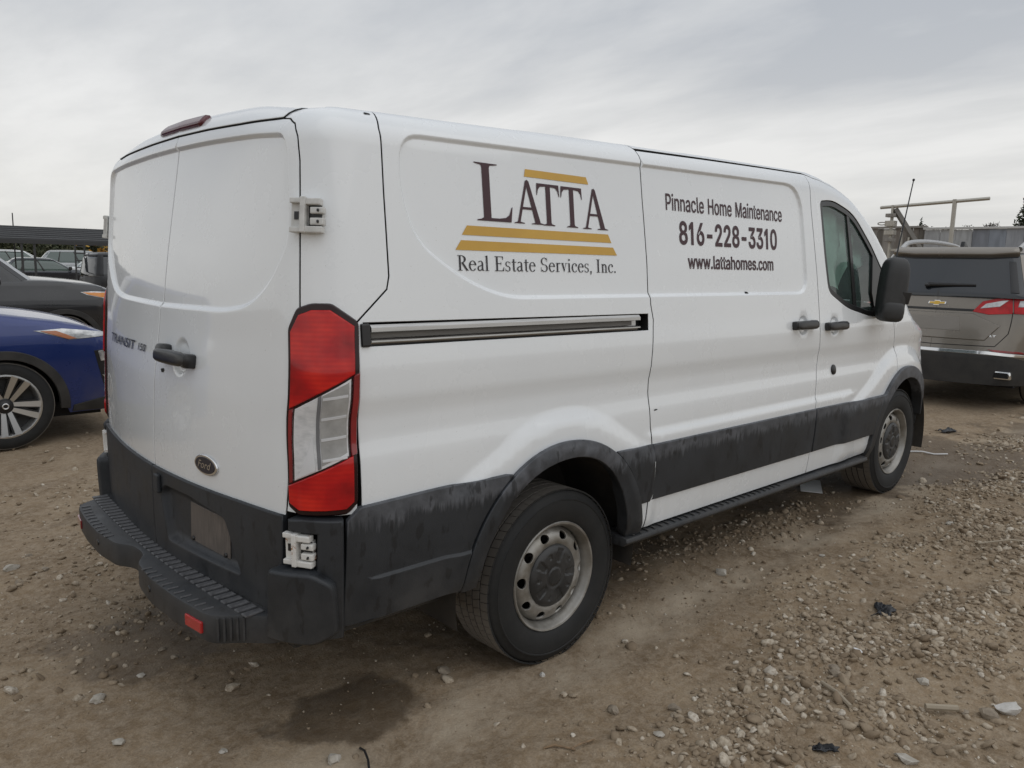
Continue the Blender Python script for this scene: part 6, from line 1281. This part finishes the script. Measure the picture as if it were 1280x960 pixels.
def tree(name, label, x, y, h, w, kind='round', m=LEAF_G, n=1600, group=None):
    o = thing(name, label, 'tree', (x, y, 0.2), rng.uniform(0, 6), group); b = MB()
    b.tube([(0,0,-0.3),(0.05*w,0,h*0.35),(0,0.03*w,h*0.7),(0.02,0,h*0.95)], [0.045*h**0.9*0.6,0.03*h**0.9*0.6,0.016*h,0.004*h], 8)
    limbs = []
    for k in range(16):
        t = rng.uniform(0.25, 0.9); a = rng.uniform(0, 6.283); ln = w*0.5*(1-t*0.75 if kind == 'conifer' else math.sin(math.pi*min(0.95, t)))*rng.uniform(0.6, 1.05)
        e = (ln*math.cos(a), ln*math.sin(a), h*t+(0.35*ln if kind != 'conifer' else -0.1*ln)); b.tube([(0,0,h*t),(e[0]*0.5,e[1]*0.5,(h*t+e[2])/2+0.03*h),e], [0.011*h,0.006*h,0.002*h], 5); limbs.append((0, 0, h*t, *e))
    b.build('trunk', BARK, o, True)
    if kind == 'conifer':
        t = 1-np.sqrt(rng.random(n)); t = 0.08+0.92*t; a = rng.uniform(0, 6.283, n); r = w*0.5*(1-t)**0.85*np.sqrt(rng.uniform(0.15, 1, n))*(0.72+0.4*np.sin(a*5+t*40)); P = np.stack([r*np.cos(a), r*np.sin(a), h*t], 1)
        v, f = leaf_quads(P, w*0.028, 1.6)
    elif kind == 'bare':
        P = []
        for _ in range(n):
            l = limbs[rng.integers(len(limbs))]; s = rng.uniform(0.3, 1.1); P.append((l[0]+(l[3]-l[0])*s+rng.normal(0, w*0.07), l[1]+(l[4]-l[1])*s+rng.normal(0, w*0.07), l[2]+(l[5]-l[2])*s+rng.normal(0, w*0.06)))
        v, f = leaf_quads(np.array(P), w*0.022, 4.0)
    else:
        C = [(rng.normal(0, w*0.22), rng.normal(0, w*0.22), h*rng.uniform(0.42, 0.88), w*rng.uniform(0.14, 0.26)) for _ in range(14)]; P = []
        for i in range(n):
            c = C[rng.integers(len(C))]; d = rng.normal(size=3); d /= np.linalg.norm(d); P.append(np.array(c[:3])+d*c[3]*rng.uniform(0.5, 1.1)**0.6)
        v, f = leaf_quads(np.array(P), w*0.022)
    b = MB(); b.add(v, f); cr = b.build('crown', m, o, fix=False); return o
tree('conifer', 'dark conifer at the right edge of the photo above the fence', 60.0, 12.9, 8.2, 4.4, 'conifer', LEAF_D, 9000)
tree('conifer', 'small dark evergreen above the pale rail, left of the hoist post', 60.0, 20.0, 5.4, 3.2, 'conifer', LEAF_D, 3000)
tree('leafy_tree', 'low dull green tree just right of the small evergreen', 61.0, 18.6, 4.9, 3.8, 'round', LEAF_G, 3500)
tree('bare_tree', 'bare pale tree beside the dark conifer', 62.0, 16.0, 5.4, 2.6, 'bare', TWIG, 900)
tree('bare_tree', 'bare brown tree above the plank fence', 58.0, 24.0, 5.2, 4.0, 'bare', TWIG, 1000)
tree('leafy_tree', 'olive green tree low between plank fence and hoist', 62.0, 22.0, 4.9, 3.0, 'round', LEAF_G, 2500)
# the wooded edge of the yard
def treeline(name, label, x0, x1, y0, y1, hmin, hmax, m, n, kind='stuff'):
    V = []; F = []; 
    for k in range(n):
        cx_, cy_ = rng.uniform(x0, x1), rng.uniform(y0, y1); h = rng.uniform(hmin, hmax); w = h*rng.uniform(0.5, 0.9); mcount = 420
        d = rng.normal(size=(mcount, 3)); d /= np.linalg.norm(d, axis=1)[:, None]; P = np.stack([cx_+d[:, 0]*w*0.5*rng.uniform(0.4, 1, mcount), cy_+d[:, 1]*w*0.5, np.clip(h*0.55+d[:, 2]*h*0.47, 0.05, None)], 1)
        v, f = leaf_quads(P, w*0.13); F += [[i+len(V) for i in q] for q in f]; V += v
    b = MB(); b.v = V; b.f = F; return tag(b.build(name, m, None, fix=False), kind=kind)
treeline('woodland', '', -25, 55, 84, 98, 2.8, 4.1, LEAF_A, 120)
treeline('woodland', '', -25, 55, 78, 86, 1.8, 3.6, LEAF_G, 150)
bush = thing('autumn_bush', 'orange yellow autumn bush behind the parked cars', 'bush', (17.2, 62, 0))
P = rng.normal(size=(500, 3))*np.array([1.1, 0.8, 0.55])+np.array([0, 0, 1.5]); P[:, 2] = np.clip(P[:, 2], 0.1, None); v, f = leaf_quads(P, 0.2); b = MB(); b.add(v, f); b.build('foliage', leaf_mat('orange_leaves', (0.20,0.10,0.02), (0.30,0.16,0.03), (0.38,0.24,0.05)), bush, fix=False)
RAGM_ = mat('black_plastic_rag', (0.018,0.020,0.024), 0.4)
# ================================================================ stones and litter one can point at
STONE_PALE = mat('pale_stone', (0.42,0.39,0.34), 0.85, build=varied((0.30,0.27,0.22), (0.50,0.47,0.42), 40, (0.8, 0.95), 0.003, 120))
STONE_TAN = mat('tan_stone', (0.27,0.22,0.165), 0.88, build=varied((0.17,0.135,0.10), (0.33,0.28,0.215), 40, (0.8, 0.95), 0.003, 120))
STONE_WHITE = mat('chalk_stone', (0.55,0.53,0.49), 0.85, build=varied((0.46,0.44,0.40), (0.62,0.60,0.57), 40, (0.8, 0.95), 0.003, 120))
def rock(label, x, y, s, m, asp=(1, 0.75, 0.55), rz=0.0, seed=1, group=None, name='stone'):
    v, f = stone_shape(100+seed, 2); v = v/np.abs(v).max(0)*np.array(asp)*s; b = MB(); b.add(v.tolist(), f.tolist())
    o = b.build(name, m, None, True, (x, y, float(ground_z(x, y))+s*asp[2]*0.35), rz, angle=32); return tag(o, label, 'stone', group)
ROCKS = [
 ('pale oval stone alone on the dirt, nearest the lower left corner', -1.462, -0.071, 0.036, STONE_PALE, (1,0.62,0.5), 0.5),
 ('white chalky stone at the lower right corner', 0.909, -2.374, 0.048, STONE_WHITE, (1,0.7,0.6), 2.2),
 ('tan blocky stone just left of the white chalky stone', 0.827, -2.331, 0.042, STONE_TAN, (1,0.75,0.65), 0.9),
 ('pale flat stone on the bottom edge, below the tan blocky stone', 0.36, -2.23, 0.040, STONE_PALE, (1,0.6,0.4), 1.4),
 ('pale stone by the loose cable in front of the damp patch', -1.0, -0.955, 0.030, STONE_PALE, (1,0.8,0.6), 0.2),
 ('flat pale stone at the left edge, level with the rear bumper', -1.43, 1.57, 0.045, STONE_PALE, (1,0.7,0.45), 0.3),
 ('pale round stone beside the sill, behind the rear wheel', 1.235, -0.985, 0.034, STONE_PALE, (1,0.85,0.75), 0.3),
 ('tan stone on the dirt between rear wheel and bumper corner', -0.42, -0.80, 0.034, STONE_TAN, (1,0.8,0.5), 1.9),
 ('white pebble touching the dirt under the rear tyre', -0.125, -1.045, 0.014, STONE_WHITE, (1,0.8,0.7), 1.0)]
LITTER = [('plastic_rag', 'crumpled black plastic rag lying on the gravel', 'rag', 1.348, -1.753, 0.15, 0.07, 0.030, RAGM_, 14, 3), ('plastic_scrap', 'black scrap on the wet dirt ahead of the van', 'scrap', 5.54, -0.604, 0.16, 0.08, 0.04, RAGM_, 12, 9), ('plastic_scrap', 'small black scrap half buried in the gravel pile', 'scrap', 0.20, -2.03, 0.08, 0.03, 0.03, RAGM_, 12, 21)]
PAPERS = [('paper_scrap', 'small white paper scrap on the dirt near the black rag', 'paper', 0.879, -1.841, 0.042, 0.022, 0.9), ('paper_sheet', 'white sheet lying flat behind the front wheel', 'paper', 2.98, -0.58, 0.34, 0.14, 0.5)]
TWIGS = [('twig', 'long dry twig on the dirt below the rear wheel', 'twig', [(-0.47,-1.395,0),(-0.44,-1.42,0.006),(-0.40,-1.475,0.004)], 0.0035, 't'),
 ('twig', 'short dry twig crossing the long one', 'twig', [(-0.41,-1.465,0.006),(-0.37,-1.47,0.012),(-0.31,-1.478,0.004)], 0.003, 't'),
 ('cable_end', 'bent black cable end at the bottom of the photo', 'cable', [(-0.90,-0.96,0.0),(-0.905,-0.995,0.018),(-0.92,-1.04,0.014),(-0.95,-1.10,0)], 0.004, 'c'),
 ('stick', 'flat pale stick in the gravel at lower right', 'stick', [(0.68,-2.17,0.01),(0.76,-2.25,0.012)], 0.011, 'p'),
 ('stick', 'thin pale stick across the gravel near the right edge', 'stick', [(2.50,-1.78,0.015),(2.62,-1.90,0.03),(2.75,-2.05,0.015)], 0.005, 'p'),
 ('stick', 'pale stick beside the gravel pile at the bottom', 'stick', [(0.55,-1.85,0.006),(0.50,-1.93,0.01),(0.46,-2.0,0.006)], 0.008, 'p'),
 ('white_cord', 'thin white cord on the wet dirt past the front wheel', 'cord', [(4.50,-0.66,0),(4.56,-0.74,0.01),(4.60,-0.82,0),(4.66,-0.90,0.006)], 0.006, 'w')]
for k, r in enumerate(ROCKS): rock(*r, seed=k*7+3)
G = 'loose stones on the packed dirt'
for k in range(64):
    x, y = (rng.uniform(-0.3, 4.2), rng.uniform(-2.7, -1.15)) if k % 3 else (rng.uniform(-1.75, -1.0), rng.uniform(-1.0, 2.4))
    rock('loose grey brown stone lying among the gravel and packed dirt', float(x), float(y), float(rng.uniform(0.016, 0.030)), [STONE_TAN, STONE, STONE_TAN, STONE_PALE][k % 4], (1, rng.uniform(0.6, 0.9), rng.uniform(0.4, 0.65)), float(rng.uniform(0, 6)), 200+k, G)
gz = lambda x, y: float(ground_z(x, y))
# black plastic rag
def crumple(name, label, cat, x, y, sx, sy, h, m, n=14, seed=3):
    r = np.random.default_rng(seed); v = []; f = []
    for i in range(n+1):
        for j in range(n+1):
            a, b_ = i/n-0.5, j/n-0.5; z = h*abs(fbm(np.array(a*5+seed), np.array(b_*5), 3)-0.35)*2.4*(1-2.2*max(abs(a), abs(b_))**2)
            v.append((a*sx*(1+0.3*math.sin(b_*9+seed)), b_*sy*(1+0.35*math.sin(a*8)), float(z)))
    for i in range(n):
        for j in range(n): f.append((i*(n+1)+j, (i+1)*(n+1)+j, (i+1)*(n+1)+j+1, i*(n+1)+j+1))
    b = MB(); b.add(v, f); o = b.build(name, m, None, True, (x, y, gz(x, y)+0.004), r.uniform(0, 3), angle=40); md = o.modifiers.new('thickness', 'SOLIDIFY'); md.thickness = 0.003; return tag(o, label, cat)
for a in LITTER: crumple(*a)
PAPER = mat('white_paper', (0.72,0.72,0.72), 0.7)
for nm, lab, cat, x, y, w, l, rz in PAPERS:
    b = MB(); b.box((-w/2,-l/2,0), (w/2,l/2,0.004), None, 0.0015); tag(b.build(nm, PAPER, None, False, (x, y, gz(x, y)+0.008), rz), lab, cat)
TW = mat('dry_twig', (0.20,0.13,0.07), 0.85, build=varied((0.13,0.085,0.05), (0.27,0.18,0.10), 40)); TWP = mat('pale_stick', (0.33,0.28,0.21), 0.85); CAB = mat('black_cable', (0.014,0.014,0.015), 0.5)
for nm, lab, cat, pts, r, m in TWIGS:
    P = [(x, y, gz(x, y)+r*0.9+dz) for x, y, dz in pts]; c0 = P[0]; b = MB()
    b.tube([(p[0]-c0[0], p[1]-c0[1], p[2]-c0[2]) for p in P], r, 7); tag(b.build(nm, {'t': TW, 'p': TWP, 'c': CAB, 'w': PAPER}[m], None, True, c0), lab, cat)
